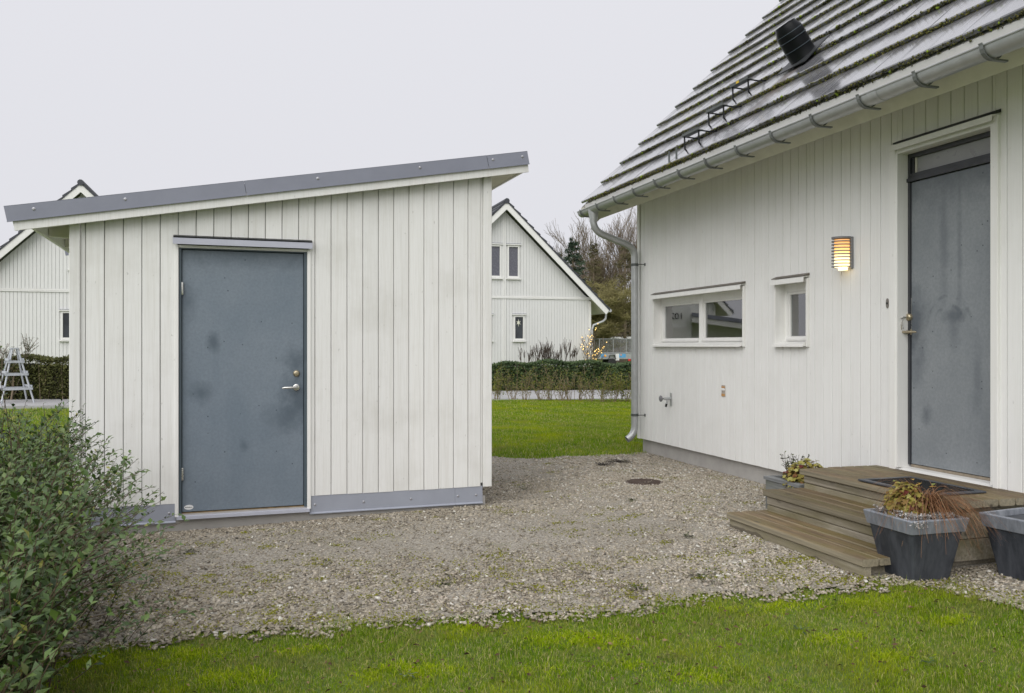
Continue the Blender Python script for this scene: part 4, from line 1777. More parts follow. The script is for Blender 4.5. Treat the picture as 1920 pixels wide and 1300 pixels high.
# sides: stringers and side boards of the landing
for xx in (SX0 + .03, SX1 - .10):
    m2 = MB()
    m2.box(xx, xx + .04, -1.23, -.03, .05, T3 - .045)
    m2.box(xx, xx + .04, -.94, -.03, T3 - .045, T2 - .045)
    m2.box(xx, xx + .04, -.63, -.03, T2 - .045, LAND - .045)
    m2.build('stringer', MT['step_front'], steps)
for z0, z1 in ((.29, .44), (.16, .285)):
    m2 = MB()
    m2.box(SX1 - .055, SX1 - .03, -.63, -.03, z0, z1)
    m2.build('side_board', MT['step_front'], steps)

# ------------------------------------------------------------------ door mat
mc = [h_loc(on_z(px, py, LAND + .01)) for px, py in ((1609, 899.5), (1708.6, 894), (1850, 923.5), (1741, 929))]
mx0 = (mc[0].x + mc[1].x) / 2
mx1 = (mc[2].x + mc[3].x) / 2
my0, my1 = (mc[0].y + mc[3].y) / 2, min((mc[1].y + mc[2].y) / 2, -.098)
matp = h_world((mx0 + mx1) / 2, (my0 + my1) / 2, LAND + .003)
dm = thing('door_mat', 'black rubber framed door mat on the top step', 'door mat', matp, H_RZ)
MW, MD = (mx1 - mx0) / 2, (my1 - my0) / 2
print('mat', mx0, mx1, my0, my1)
m2 = MB()
for (a, b, c, d) in ((-MW, MW, -MD, -MD + .045), (-MW, MW, MD - .045, MD), (-MW, -MW + .045, -MD + .045, MD - .045), (MW - .045, MW, -MD + .045, MD - .045)):
    m2.box(a, b, c, d, 0, .012)
m2.build('rubber_frame', simple('grey_black_rubber', (.05, .055, .065), .5), dm, bevel=.004)
m2 = MB()
nr = 46
for i in range(nr):
    xx = -MW + .048 + (2 * MW - .096) * i / nr
    m2.box(xx, xx + (2 * MW - .096) / nr * .62, -MD + .047, MD - .047, 0, .011 + .003 * (i % 2))
m2.build('ribbed_inlay', simple('black_mat_pile', (.010, .011, .012), .8, var=.5, scale=60, bump=.5), dm)


def leaf_arrays(P, D, N, L, W, fold=.25, curl=.15):
    """5-vertex folded leaves. P base points, D direction, N up vector, L length, W half width"""
    D = D / np.linalg.norm(D, axis=1, keepdims=True)
    S = np.cross(D, N)
    S /= np.linalg.norm(S, axis=1, keepdims=True) + 1e-9
    U = np.cross(S, D)
    L = L[:, None]
    W = W[:, None]
    mid = P + D * L * .5
    V = np.stack([P, mid + S * W + U * W * fold, mid - S * W + U * W * fold, mid, P + D * L - U * L * curl], 1)
    n = len(P)
    f = np.array([(0, 3, 1), (1, 3, 4), (4, 3, 2), (2, 3, 0)])
    F = (f[None] + (np.arange(n) * 5)[:, None, None]).reshape(-1, 3)
    return V.reshape(-1, 3), F


def rnd_dir(n, zmin=-1.0, zmax=1.0):
    a = RNG.uniform(0, 2 * np.pi, n)
    z = RNG.uniform(zmin, zmax, n)
    r = np.sqrt(np.maximum(1 - z * z, 0))
    return np.stack([r * np.cos(a), r * np.sin(a), z], -1)


def leaves(name, P, D, N, L, W, mat, tint=None, parent=None, fold=.25, curl=.15, kind='stuff', loc=None):
    V, F = leaf_arrays(P, D, N, L, W, fold, curl)
    if tint is None:
        tint = RNG.uniform(0, 1, len(P))
    o = link(name, np_mesh(name, V, [F], mat, {'tint': np.repeat(tint, 5)}, smooth=False), parent, loc)
    if kind:
        o['kind'] = kind
    return o


def seg_mesh(name, A, B, r0, r1, mat, n=4):
    """tapered prisms between point arrays"""
    A, B = np.asarray(A, float), np.asarray(B, float)
    T = B - A
    T /= np.linalg.norm(T, axis=1, keepdims=True) + 1e-9
    ref = np.where(np.abs(T[:, 2:3]) < .9, np.array([[0, 0, 1.0]]), np.array([[1.0, 0, 0]]))
    U = np.cross(T, ref)
    U /= np.linalg.norm(U, axis=1, keepdims=True) + 1e-9
    W = np.cross(T, U)
    rings = []
    for (P, r) in ((A, np.asarray(r0)), (B, np.asarray(r1))):
        for k in range(n):
            a = 2 * np.pi * k / n
            rings.append(P + (U * np.cos(a) + W * np.sin(a)) * r[:, None])
    V = np.stack(rings, 1)
    f = np.array([(k, (k + 1) % n, n + (k + 1) % n, n + k) for k in range(n)])
    m = len(A)
    F = (f[None] + (np.arange(m) * 2 * n)[:, None, None]).reshape(-1, 4)
    return np_mesh(name, V.reshape(-1, 3), [F], mat)


# fallen leaves on the mat
lm = {}
for nm, c in (('yellow_dead_leaf', (.42, .25, .045)), ('green_dead_leaf', (.20, .23, .05)), ('brown_dead_leaf', (.16, .08, .04))):
    lm[nm] = simple(nm, c, .6, var=.3, scale=90)
for i in range(11):
    k = ['yellow_dead_leaf', 'green_dead_leaf', 'yellow_dead_leaf', 'brown_dead_leaf'][i % 4]
    n = 1
    V, F = leaf_arrays(np.zeros((1, 3)), np.array([[1.0, 0, .05]]), np.array([[0, 0, 1.0]]), np.array([.055]), np.array([.015]), .3, .05)
    o = link('fallen_leaf', np_mesh('fallen_leaf', V, [F], lm[k]))
    hue = k.split('_')[0]
    q = Vector((RNG.uniform(-.7, .55) * MW, RNG.uniform(-.6, .6) * MD, 0))
    wp = h_world((mx0 + mx1) / 2 + q.x, (my0 + my1) / 2 + q.y, LAND + .018)
    o.location = wp
    o.rotation_euler = (0, 0, RNG.uniform(0, 6.28))
    tag(o, 'small %s fallen leaf lying on the black door mat' % hue, 'leaf', 'fallen leaves on the door mat')

# ------------------------------------------------------------------ square planters
def planter(loc, rz, label, soil, s=1.0):
    t = thing('square_planter', label, 'planter', loc, rz, 'square zinc grey planters by the steps')
    H = .345

    def sq(h, c):
        return [(-h + c, -h), (h - c, -h), (h, -h + c), (h, h - c), (h - c, h), (-h + c, h), (-h, h - c), (-h, -h + c)]

    def loft(levels):
        m2 = MB()
        vs, fs = [], []
        for (h, z, c) in levels:
            vs += [(p[0] * s, p[1] * s, z) for p in sq(h, c)]
        for i in range(len(levels) - 1):
            for k in range(8):
                k2 = (k + 1) % 8
                fs.append((i * 8 + k, i * 8 + k2, (i + 1) * 8 + k2, (i + 1) * 8 + k))
        fs.append(tuple(range(7, -1, -1)))
        fs.append(tuple((len(levels) - 1) * 8 + k for k in range(8)))
        m2.add(vs, fs)
        return m2
    b = loft([(.128, -.02, .008), (.132, .0, .010), (.183, H - .072, .012), (.170, H - .03, .012)]).build('body', MT['planter'], t, bevel=.004)
    loft([(.186, H - .076, .004), (.190, H - .076, .006), (.206, H - .004, .006), (.203, H, .006), (.178, H, .004), (.172, H - .05, .004), (.168, H - .10, .004)]).build('rim', MT['rim'], t, bevel=.002)
    m2 = MB()
    n = 12
    vs, fs = [], []
    for i in range(n + 1):
        for j in range(n + 1):
            vs.append(((-.172 + .344 * i / n) * s, (-.172 + .344 * j / n) * s, H - soil + RNG.uniform(-.006, .006)))
    for i in range(n):
        for j in range(n):
            a = i * (n + 1) + j
            fs.append((a, a + n + 1, a + n + 2, a + 1))
    m2.add(vs, fs)
    m2.build('soil', MT['soil'], t, smooth=True)
    return t


pz = lambda x, y: float(height(x, y)) + .014
rzp = math.radians(16)
c1 = Vector((2.276, 4.82, 0))
c1.z = pz(c1.x, c1.y)
pl1 = planter(c1, rzp, 'square grey planter filled with heuchera, dry brown sedge and silver foliage', .03, .95)
c2 = Vector((2.909, 4.756, 0))
c2.z = pz(c2.x, c2.y)
pl2 = planter(c2, math.radians(24), 'square grey planter with bare dark soil at the picture edge', .05, .95)
PT1 = c1 + Vector((0, 0, .345))


def local1(x, y, z):
    c, s = math.cos(rzp), math.sin(rzp)
    return np.array([PT1.x + c * x - s * y, PT1.y + s * x + c * y, PT1.z + z])


def lobed_leaves(name, P, N, R, mat, tint, parent=None):
    """round scalloped leaves: a fan of 10 rim points round the petiole"""
    n = len(P)
    N = N / np.linalg.norm(N, axis=1, keepdims=True)
    ref = np.tile(np.array([[.3, .9, .1]]), (n, 1)) + RNG.normal(0, .6, (n, 3))
    S = np.cross(N, ref)
    S /= np.linalg.norm(S, axis=1, keepdims=True)
    T = np.cross(N, S)
    k = 11
    ring = []
    for i in range(k):
        a = 2 * np.pi * i / k + .3
        rr = R * (1.05 if i % 2 else .80) * RNG.uniform(.88, 1.1, n)
        if i == 0:
            rr = rr * .35
        cup = RNG.uniform(-.12, .28, n) * R
        ring.append(P + (S * np.cos(a) + T * np.sin(a)) * rr[:, None] + N * cup[:, None])
    V = np.stack([P] + ring, 1)
    f = np.array([(0, 1 + i, 1 + (i + 1) % k) for i in range(k)])
    F = (f[None] + (np.arange(n) * (k + 1))[:, None, None]).reshape(-1, 3)
    o = link(name, np_mesh(name, V.reshape(-1, 3), [F], mat, {'tint': np.repeat(tint, k + 1)}), parent)
    o['kind'] = 'stuff'
    return o


def heuchera(name, c, rad, hgt, n, label, group, base_tint=.6, leaf=.017):
    t = thing(name, label, 'plant', tuple(c), 0, group)
    d = rnd_dir(n, -.10, 1)
    k = RNG.uniform(.55, 1.0, n)[:, None]
    P = d * np.array([[rad, rad, hgt]]) * k
    P[:, 2] = np.maximum(P[:, 2], .0) + .012
    N = d + np.array([[0, -.2, .7]]) + RNG.normal(0, .35, (n, 3))
    tint = np.clip(base_tint + .35 * (k[:, 0] - .8) + RNG.normal(0, .17, n), 0, 1)
    red = RNG.uniform(0, 1, n) < .16
    tint[red] = RNG.uniform(0, .3, red.sum())
    lobed_leaves('leaves', P, N, RNG.uniform(.7, 1.25, n) * leaf, MT['heuchera'], tint, t)
    A = np.zeros((n, 3)) + RNG.normal(0, .012, (n, 3)) * np.array([[1, 1, 0]])
    link('stems', seg_mesh('stems', A, P, np.full(n, .0016), np.full(n, .0011), MT['stem'], 3), t)['kind'] = 'stuff'
    return t


heuchera('heuchera', local1(-.045, .02, -.03), .125, .195, 760, 'bushy orange and yellow green heuchera in the square planter', None, .55)
# dry sedge
def arching(name, label, c, n, L, mat, lean, width=.0022, group=None, spread=.6):
    t = thing(name, label, 'plant', tuple(c), 0, group)
    K = 8
    V, F, T = [], [], []
    for i in range(n):
        a = RNG.uniform(0, 6.283)
        base = np.array([RNG.normal(0, .025), RNG.normal(0, .025), 0])
        dirh = np.array([math.cos(a), math.sin(a), 0]) * spread + np.array(lean)
        l = L * RNG.uniform(.5, 1.1)
        up = RNG.uniform(.8, 1.35)
        p = base.copy()
        d = np.array([dirh[0] * .35, dirh[1] * .35, up])
        g = RNG.uniform(3.2, 5.2)
        o = len(V)
        side = np.array([-math.sin(a), math.cos(a), 0])
        for k in range(K + 1):
            w = width * (1 - .8 * k / K) * RNG.uniform(.9, 1.1)
            V.append(p - side * w)
            V.append(p + side * w)
            dd = d / np.linalg.norm(d)
            p = p + dd * l / K
            d = dd + np.array([dirh[0] * .25, dirh[1] * .25, -g / K * .85]) + RNG.normal(0, .09, 3)
        for k in range(K):
            F.append((o + 2 * k, o + 2 * k + 1, o + 2 * k + 3, o + 2 * k + 2))
        T += [np.clip(RNG.normal(.5, .25), 0, 1)] * (2 * (K + 1))
    ob = link('blades', np_mesh('blades', np.array(V), [np.array(F)], mat, {'tint': np.array(T)}), t)
    ob['kind'] = 'stuff'
    return t


arching('brown_sedge', 'dry bronze brown sedge arching over the square planter', local1(.085, .03, -.03), 520, .52, MT['sedge'], (.22, -.03, 0), .0022, None, .70)
# silver trailing plant
t = thing('silver_plant', 'silvery small leaved trailing plant along the planter rim', 'plant', tuple(local1(-.10, -.10, -.03)))
n = 900
u = RNG.uniform(-.175, .13, n)
edge = RNG.uniform(0, 1, n)
Pq = []
for i in range(n):
    if edge[i] < .55:
        q = local1(-.165 + abs(RNG.normal(0, .035)), RNG.uniform(-.17, .15), RNG.uniform(-.005, .030))
    else:
        q = local1(RNG.uniform(-.17, .13), -.160 + abs(RNG.normal(0, .025)), RNG.uniform(-.006, .022))
    Pq.append(q)
for i in range(60):
    k = RNG.uniform(0, 1)
    Pq.append(local1(-.145 + .03 * RNG.normal(), -.208, -.035 * k))
Pq = np.array(Pq) - np.array([t.location])
leaves('leaves', Pq, rnd_dir(len(Pq), -.2, 1), rnd_dir(len(Pq), .2, 1), RNG.uniform(.009, .016, len(Pq)), RNG.uniform(.0035, .006, len(Pq)), MT['silver'], None, t)
Aq = Pq[:260] + rnd_dir(260, -.4, .2) * .014
link('twigs', seg_mesh('twigs', Aq, Pq[:260], np.full(260, .0012), np.full(260, .0008), MT['silver'], 3), t)['kind'] = 'stuff'

# grey wooden planter box between wall and steps
bx = Vector(h_world(3.72, -.66, 0))
gz = pz(bx.x, bx.y)
pbx = thing('planter_box', 'grey wooden planter box against the plinth beside the steps', 'planter', (bx.x, bx.y, gz), H_RZ)
BW, BD, BH = .44, .52, .245
for j in range(3):
    for (a, b, c, d) in ((0, BW, 0, .018), (0, BW, BD - .018, BD), (0, .018, .018, BD - .018), (BW - .018, BW, .018, BD - .018)):
        m2 = MB()
        m2.box(a, b, c, d, j * .078, j * .078 + .075)
        m2.build('board', MT['grey_wood'], pbx)
for (a, b, c, d) in ((-.012, BW + .012, -.012, .045), (-.012, BW + .012, BD - .045, BD + .012), (-.012, .045, .045, BD - .045), (BW - .045, BW + .012, .045, BD - .045)):
    m2 = MB()
    m2.box(a, b, c, d, BH - .009, BH + .016)
    m2.build('rim_board', MT['grey_wood'], pbx)
m2 = MB()
m2.box(.018, BW - .018, .018, BD - .018, .02, BH - .03)
m2.build('soil', MT['soil'], pbx)
q = h_world(3.72 + .30, -.66 + .17, gz + BH - .03)
heuchera('heuchera', q, .19, .20, 620, 'yellow green heuchera with red leaves in the wooden planter box', None, .66, .020)
q = h_world(3.72 + .10, -.66 + .20, gz + BH - .03)
t = thing('seeding_plant', 'thin dark plant with seed heads at the end of the planter box', 'plant', tuple(q))
n = 34
A = RNG.normal(0, .03, (n, 3)) * np.array([[1, 1, 0]])
B = A + np.stack([RNG.normal(0, .055, n), RNG.normal(0, .055, n), RNG.uniform(.11, .23, n)], -1)
link('stems', seg_mesh('stems', A, B, np.full(n, .0022), np.full(n, .0012), MT['dry'], 4), t)['kind'] = 'stuff'
kk = 360
s_ = RNG.integers(0, n, kk)
P = A[s_] + (B[s_] - A[s_]) * RNG.uniform(.35, 1.02, kk)[:, None]
leaves('leaves', P, rnd_dir(kk, -.2, 1), rnd_dir(kk, .2, 1), RNG.uniform(.014, .03, kk), RNG.uniform(.003, .007, kk), MT['weed'], None, t)

# two fieldstones behind the planter
def rock(name, label, loc, size, seed):
    r = np.random.default_rng(seed)
    m2 = MB()
    n1, n2 = 7, 10
    vs = [(0, 0, 1)]
    for i in range(1, n1):
        for j in range(n2):
            th, ph = math.pi * i / n1, 2 * math.pi * j / n2
            k = r.uniform(.82, 1.12)
            v = [math.sin(th) * math.cos(ph) * k, math.sin(th) * math.sin(ph) * k, math.cos(th) * k]
            v = [max(-.78, min(.78, c)) for c in v]
            vs.append(tuple(v))
    vs.append((0, 0, -1))
    fs = [(0, 1 + j, 1 + (j + 1) % n2) for j in range(n2)]
    for i in range(n1 - 2):
        for j in range(n2):
            a = 1 + i * n2
            fs.append((a + j, a + n2 + j, a + n2 + (j + 1) % n2, a + (j + 1) % n2))
    e = len(vs) - 1
    a = 1 + (n1 - 2) * n2
    fs += [(e, a + (j + 1) % n2, a + j) for j in range(n2)]
    m2.add([(v[0] * size[0], v[1] * size[1], v[2] * size[2]) for v in vs], fs)
    o = m2.build(name, MT['rock'], None, loc, smooth=False, bevel=.004)
    return tag(o, label, 'stone')


g = on_ground(1818, 1051)
r = rock('fieldstone', 'angular brown fieldstone lying behind the planted grey planter', (g.x, g.y + .05, g.z + .055), (.125, .10, .075), 5)
r.rotation_euler = (.1, .25, .5)
g = on_ground(1789, 1062)
rock('fieldstone', 'small pale stone half hidden by the planted grey planter', (g.x, g.y + .03, g.z + .03), (.062, .055, .045), 9)

# manhole cover
g = on_ground(1207, 907)
mh = thing('manhole_cover', 'rusty round iron cover sunk in the gravel', 'manhole cover', (g.x, g.y, g.z + .012), .4)
m2 = MB()
m2.lathe([(.0, .0), (.185, .0), (.185, .006), (.172, .008), (.168, .003)], 32)
m2.build('rim', MT['iron'], mh)
m2 = MB()
m2.lathe([(.167, -.002), (.166, .008), (.0, .010)], 32)
for i in range(-5, 6):
    w = math.sqrt(max(.155 ** 2 - (i * .028) ** 2, 0))
    m2.box(-w, w, i * .028 - .006, i * .028 + .006, .008, .013)
m2.build('lid', MT['iron'], mh)

# ------------------------------------------------------------------ gravel stones
def stones(name, P, S, seed):
    r = np.random.default_rng(seed)
    n = len(P)
    cube = np.array([(-1, -1, -1), (1, -1, -1), (1, 1, -1), (-1, 1, -1), (-1, -1, 1), (1, -1, 1), (1, 1, 1), (-1, 1, 1)], float)
    V = cube[None] * r.uniform(.35, 1.0, (n, 8, 3))
    V = V * np.stack([S * r.uniform(.8, 1.5, n), S * r.uniform(.6, 1.1, n), S * r.uniform(.28, .62, n)], -1)[:, None, :]
    a = r.uniform(0, 6.283, n)
    ca, sa = np.cos(a)[:, None], np.sin(a)[:, None]
    tl = r.normal(0, .3, (n, 2))
    z = V[..., 2] + V[..., 0] * tl[:, :1] + V[..., 1] * tl[:, 1:]
    X = V[..., 0] * ca - V[..., 1] * sa
    Y = V[..., 0] * sa + V[..., 1] * ca
    V = np.stack([X, Y, z], -1) + P[:, None, :]
    f = np.array([(0, 3, 2, 1), (4, 5, 6, 7), (0, 1, 5, 4), (1, 2, 6, 5), (2, 3, 7, 6), (3, 0, 4, 7)])
    F = (f[None] + (np.arange(n) * 8)[:, None, None]).reshape(-1, 4)
    return np_mesh(name, V.reshape(-1, 3), [F], MT['stone'], {'tint': np.repeat(np.clip(r.normal(.46, .25, n) + .16 * smooth((HY[0] * P[:, 0] + HY[1] * P[:, 1] - 1.6) / 1.6), 0, 1), 8)})


def scatter(n, x0, x1, y0, y1, test):
    x, y = RNG.uniform(x0, x1, n), RNG.uniform(y0, y1, n)
    k = test(x, y)
    return x[k], y[k]


def hv(x, y):
    return HY[0] * x + HY[1] * y, HX[0] * (x - H0[0]) + HX[1] * (y - H0[1])


def blocked(x, y):
    v, _ = hv(x, y)
    Xh = HX[0] * (x - H0[0]) + HX[1] * (y - H0[1])
    sxl = SX[0] * (x - S0[0]) + SX[1] * (y - S0[1])
    syl = SY[0] * (x - S0[0]) + SY[1] * (y - S0[1])
    inhouse = (v > 4.56) & (Xh > -.0)
    inshed = (sxl > .03) & (sxl < SW - .05) & (syl > .0) & (syl < SD)
    instep = (v > 4.55 - 1.28) & (Xh > 4.2) & (Xh < 5.62)
    return inhouse | inshed | instep


P_all, S_all = [], []
# coarse in front, getting finer and more trodden down towards the shed, loose along the house
x, y = scatter(150000, -3.2, 4.2, 3.6, 8.6, lambda x, y: is_gravel(x, y, 16) & ~blocked(x, y))
tr_ = np.exp(-((y - 6.3 - .25 * x) / .75) ** 2) * .75                     # the trodden path
keep = RNG.uniform(0, 1, len(x)) < np.clip(1.0 - tr_ + .18 * wob(x, y, .7), .1, 1)
P_all.append(np.stack([x, y], -1)[keep])
S_all.append((np.exp(RNG.normal(np.log(.0068), .42, len(x))) * np.clip(1.18 - .09 * (y - 4.0) - .05 * x - .3 * tr_, .5, 1.35))[keep])
x, y = scatter(50000, -.4, 4.4, 4.4, 11.2, lambda x, y: is_gravel(x, y, 2) & ~blocked(x, y) & (hv(x, y)[0] > 3.1 + .3 * wob(x, y)) & (hv(x, y)[0] < 4.62))
P_all.append(np.stack([x, y], -1))
S_all.append(np.exp(RNG.normal(np.log(.0082), .3, len(x))))
x, y = scatter(9000, -.6, 3.4, 8.0, 11.2, lambda x, y: is_gravel(x, y, 2) & ~blocked(x, y))
P_all.append(np.stack([x, y], -1))
S_all.append(np.exp(RNG.normal(np.log(.008), .3, len(x))))
# a line of loose stones along the shed plinth
n = 2600
sxl = RNG.uniform(0, SW, n)
syl = -np.abs(RNG.normal(0, .10, n)) - .01
x = S0[0] + SX[0] * sxl + SY[0] * syl
y = S0[1] + SX[1] * sxl + SY[1] * syl
P_all.append(np.stack([x, y], -1))
S_all.append(np.exp(RNG.normal(np.log(.0075), .35, n)))
PA, SA = np.concatenate(P_all), np.clip(np.concatenate(S_all), .003, .0145)
# stones thin out towards the lawn
k_ = is_gravel(PA[:, 0], PA[:, 1], -16) | (RNG.uniform(0, 1, len(PA)) < .55 + .35 * wob(PA[:, 0], PA[:, 1], 3))
PA, SA = PA[k_], SA[k_]
PZ = height(PA[:, 0], PA[:, 1]) + .014 + SA * .12
print('stones', len(PA))
tag(link('gravel', stones('gravel', np.column_stack([PA, PZ]), SA, 3)), kind='stuff')

# ------------------------------------------------------------------ grass
def grass(name, x, y, h0, h1, w, tint_mu=.42, lean=.45, mat='grass'):
    n = len(x)
    z = height(x, y) - .004
    h = RNG.uniform(h0, h1, n) * (1 + .35 * wob(x, y, 1.3))
    a = RNG.uniform(0, 6.283, n)
    ln = np.abs(RNG.normal(0, lean, n))
    dx, dy = np.cos(a) * ln, np.sin(a) * ln
    b = RNG.uniform(0, 6.283, n)
    sx_, sy_ = np.cos(b) * w, np.sin(b) * w
    P = np.stack([x, y, z], -1)
    S = np.stack([sx_, sy_, np.zeros(n)], -1) * RNG.uniform(.6, 1.2, n)[:, None]
    M = P + np.stack([dx * h * .45, dy * h * .45, h * .6], -1)
    T = P + np.stack([dx * h * 1.2, dy * h * 1.2, h * np.clip(1 - ln * .35, .35, 1)], -1)
    V = np.stack([P - S, P + S, M - S * .8, M + S * .8, T], 1).reshape(-1, 3)
    o = (np.arange(n) * 5)[:, None]
    q = np.array([[0, 1, 3, 2]]) + o
    t = np.array([[2, 3, 4]]) + o
    tint = np.clip(RNG.normal(tint_mu, .2, n) + .12 * wob(x, y, .8), 0, .8)
    dry = RNG.uniform(0, 1, n) < .15
    tint[dry] = RNG.uniform(.8, 1, dry.sum())
    me = np_mesh(name, V, [q, t], MT[mat], {'tint': np.repeat(tint, 5), 'up': np.tile([0, 0, .6, .6, 1], n)})
    return tag(link(name, me), kind='stuff')


x, y = scatter(330000, -2.6, 3.6, 3.1, 5.6, lambda x, y: is_front_lawn(x, y, 0))
print('front blades', len(x))
grass('grass', x, y, .010, .036, .0014)
# taller darker tufts and straggling straws
tx, ty = [], []
for i in range(70):
    cx_, cy_ = RNG.uniform(-2.2, 3.4), RNG.uniform(3.3, 4.7)
    m = RNG.integers(40, 130)
    r_ = RNG.uniform(.03, .10)
    tx.append(cx_ + RNG.normal(0, r_, m))
    ty.append(cy_ + RNG.normal(0, r_ * .7, m))
x, y = np.concatenate(tx), np.concatenate(ty)
k = is_front_lawn(x, y, 0)
grass('grass', x[k], y[k], .026, .056, .0015, .16, .4)
x, y = scatter(5200, -2.4, 3.6, 3.2, 5.2, lambda x, y: is_front_lawn(x, y, 4))
grass('grass', x, y, .02, .055, .0011, .80, 1.1)
# ragged longer edge towards the gravel and thin shoots inside it
x, y = scatter(60000, -2.8, 4.2, 3.6, 5.6, lambda x, y: is_front_lawn(x, y, 30) & ~is_front_lawn(x, y, -14) & ~blocked(x, y))
k = RNG.uniform(0, 1, len(x)) < np.where(is_front_lawn(x, y, 4), .45, np.where(is_front_lawn(x, y, 16), .30, .15)) * np.clip(.75 + .9 * wob(x, y, 4), .1, 1.5)
grass('grass', x[k], y[k], .015, .055, .0014, .66, .8)
# lime moss patches
tx, ty = [], []
for px, py, rx, ry, m in ((1085, 1203, .20, .08, 4600), (250, 1238, .26, .09, 3600), (770, 1262, .18, .07, 2400), (1430, 1142, .20, .07, 2400), (1600, 1132, .18, .06, 1500), (420, 1275, .22, .08, 2200),
                          (905, 1176, .16, .05, 900), (1310, 1272, .16, .06, 900), (1790, 1165, .12, .06, 700), (560, 1222, .12, .05, 700), (1180, 1252, .12, .05, 600), (350, 1228, .14, .05, 900),
                          (1560, 1200, .12, .05, 600), (1680, 1232, .10, .05, 400), (990, 1262, .12, .05, 500)):
    g = on_ground(px, py)
    tx.append(g.x + RNG.normal(0, rx * .6, m))
    ty.append(g.y + RNG.normal(0, ry * .75, m))
x, y = np.concatenate(tx), np.concatenate(ty)
k = is_front_lawn(x, y, 0) & (wob(x, y, 4.1) + .8 * wob(x + 3, y, 9) > RNG.normal(-.1, .35, len(x)))
grass('grass', x[k], y[k], .012, .036, .0021, .42, .8, 'lime')
# bits of dead leaf on the lawn
n = 420
x, y = scatter(n * 3, -2.4, 3.6, 3.2, 5.2, lambda x, y: is_front_lawn(x, y, 0))
n = len(x)
leaves('leaf_litter', np.stack([x, y, height(x, y) + RNG.uniform(.012, .03, n)], -1), rnd_dir(n, -.2, .4), rnd_dir(n, .3, 1), RNG.uniform(.012, .034, n), RNG.uniform(.003, .008, n), MT['litter'])
# dead leaf litter between the stones
n = 5200
x, y = RNG.uniform(-2.8, 3.0, n), 4.2 + np.abs(RNG.normal(0, 1.7, n))
k = is_gravel(x, y, 0) & ~blocked(x, y) & ((wob(x, y, .9) > .05) | (RNG.uniform(0, 1, n) < .12))
x, y = x[k], y[k]
n = len(x)
P = np.stack([x, y, height(x, y) + .022], -1)
leaves('leaf_litter', P, rnd_dir(n, -.15, .3), np.tile([[0, 0, 1.0]], (n, 1)), RNG.uniform(.010, .026, n), RNG.uniform(.002, .006, n), MT['litter'])
x, y = scatter(40000, -6, 6, 1.2, 3.3, lambda x, y: is_front_lawn(x, y, 0))
grass('grass', x, y, .02, .055, .003)
x, y = scatter(150000, -1.0, 5.0, 9.5, 16, lambda x, y: is_back_lawn(x, y, 1) & ~blocked(x, y) & (x < .16 * y) & (x > -.05 * y))
grass('grass', x, y, .02, .055, .0028, .38)
x, y = scatter(90000, -1.0, 4.0, 16, 22.2, lambda x, y: (x < .16 * y) & (x > -.05 * y))
grass('grass', x, y, .025, .06, .0045, .38)
x, y = scatter(90000, -14.0, -3.0, 8, 22.0, lambda x, y: (x < -.50 * y) & (x > -.64 * y))
grass('grass', x, y, .025, .07, .0045, .38)
# lawn on either side of the two sight lines, thinner
x, y = scatter(150000, -9.0, 9.0, 9.0, 22.2, lambda x, y: is_back_lawn(x, y, 1) & ~blocked(x, y) & (x < .34 * y) & (x > -.42 * y) & ((x > .16 * y) | (x < -.05 * y)))
grass('grass', x, y, .025, .06, .0045, .38)
x, y = scatter(90000, -9.0, -3.3, 2.4, 12.0, lambda x, y: is_back_lawn(x, y, 1) & ~blocked(x, y))
grass('grass', x, y, .025, .06, .0035, .38)
# tufts and moss in the gravel
tx, ty, tw = [], [], []
for i in range(260):
    cx_, cy_ = RNG.uniform(-2.6, 3.2), RNG.uniform(4.5, 10.3)
    if RNG.uniform(0, 1) > .9 - .07 * (cy_ - 4.5):
        continue
    m = RNG.integers(12, 55)
    r_ = RNG.uniform(.02, .09)
    tx.append(cx_ + RNG.normal(0, r_, m))
    ty.append(cy_ + RNG.normal(0, r_ * 1.0, m))
x, y = np.concatenate(tx), np.concatenate(ty)
k = is_gravel(x, y) & ~blocked(x, y)
grass('grass', x[k], y[k], .012, .034, .0016, .62, .9)
# moss cushions: clusters of tiny blobs
mx_, my_ = [], []
for i in range(420):
    cx_, cy_ = RNG.uniform(-2.6, 3.0), 4.3 + abs(RNG.normal(0, 1.0)) if i < 280 else RNG.uniform(5, 10)
    m = RNG.integers(8, 70)
    r_ = RNG.uniform(.015, .07)
    mx_.append(cx_ + RNG.normal(0, r_ * 1.5, m))
    my_.append(cy_ + RNG.normal(0, r_, m))
x, y = np.concatenate(mx_), np.concatenate(my_)
k = is_gravel(x, y) & ~blocked(x, y)
x, y = x[k], y[k]
n = len(x)
ov = np.array([(1, 0, 0), (-.5, .87, 0), (-.5, -.87, 0), (0, 0, .8)], float)
R = RNG.uniform(.003, .009, n)
V = np.stack([x, y, height(x, y) + .017], -1)[:, None, :] + ov[None] * R[:, None, None] * RNG.uniform(.7, 1.3, (n, 4, 1))
F = (np.array([(0, 1, 3), (1, 2, 3), (2, 0, 3)])[None] + (np.arange(n) * 4)[:, None, None]).reshape(-1, 3)
tag(link('moss', np_mesh('moss', V.reshape(-1, 3), [F], MT['mossy'], {'tint': np.repeat(RNG.uniform(0, 1, n), 4)})), kind='stuff')


# flat weeds
def weed(name, label, c, n, rad, L, mat, group=None, flat=.25, cat='weed'):
    t_ = thing(name, label, cat, tuple(c), RNG.uniform(0, 6), group)
    d = rnd_dir(n, 0, flat)
    P = d * RNG.uniform(0, rad, n)[:, None]
    P[:, 2] = np.abs(P[:, 2]) + .006
    leaves('leaves', P, d + RNG.normal(0, .2, (n, 3)) + np.array([[0, 0, .1]]), np.tile([[0, 0, 1.0]], (n, 1)), RNG.uniform(.6, 1.2, n) * L, RNG.uniform(.2, .35, n) * L, mat, None, t_)
    return t_


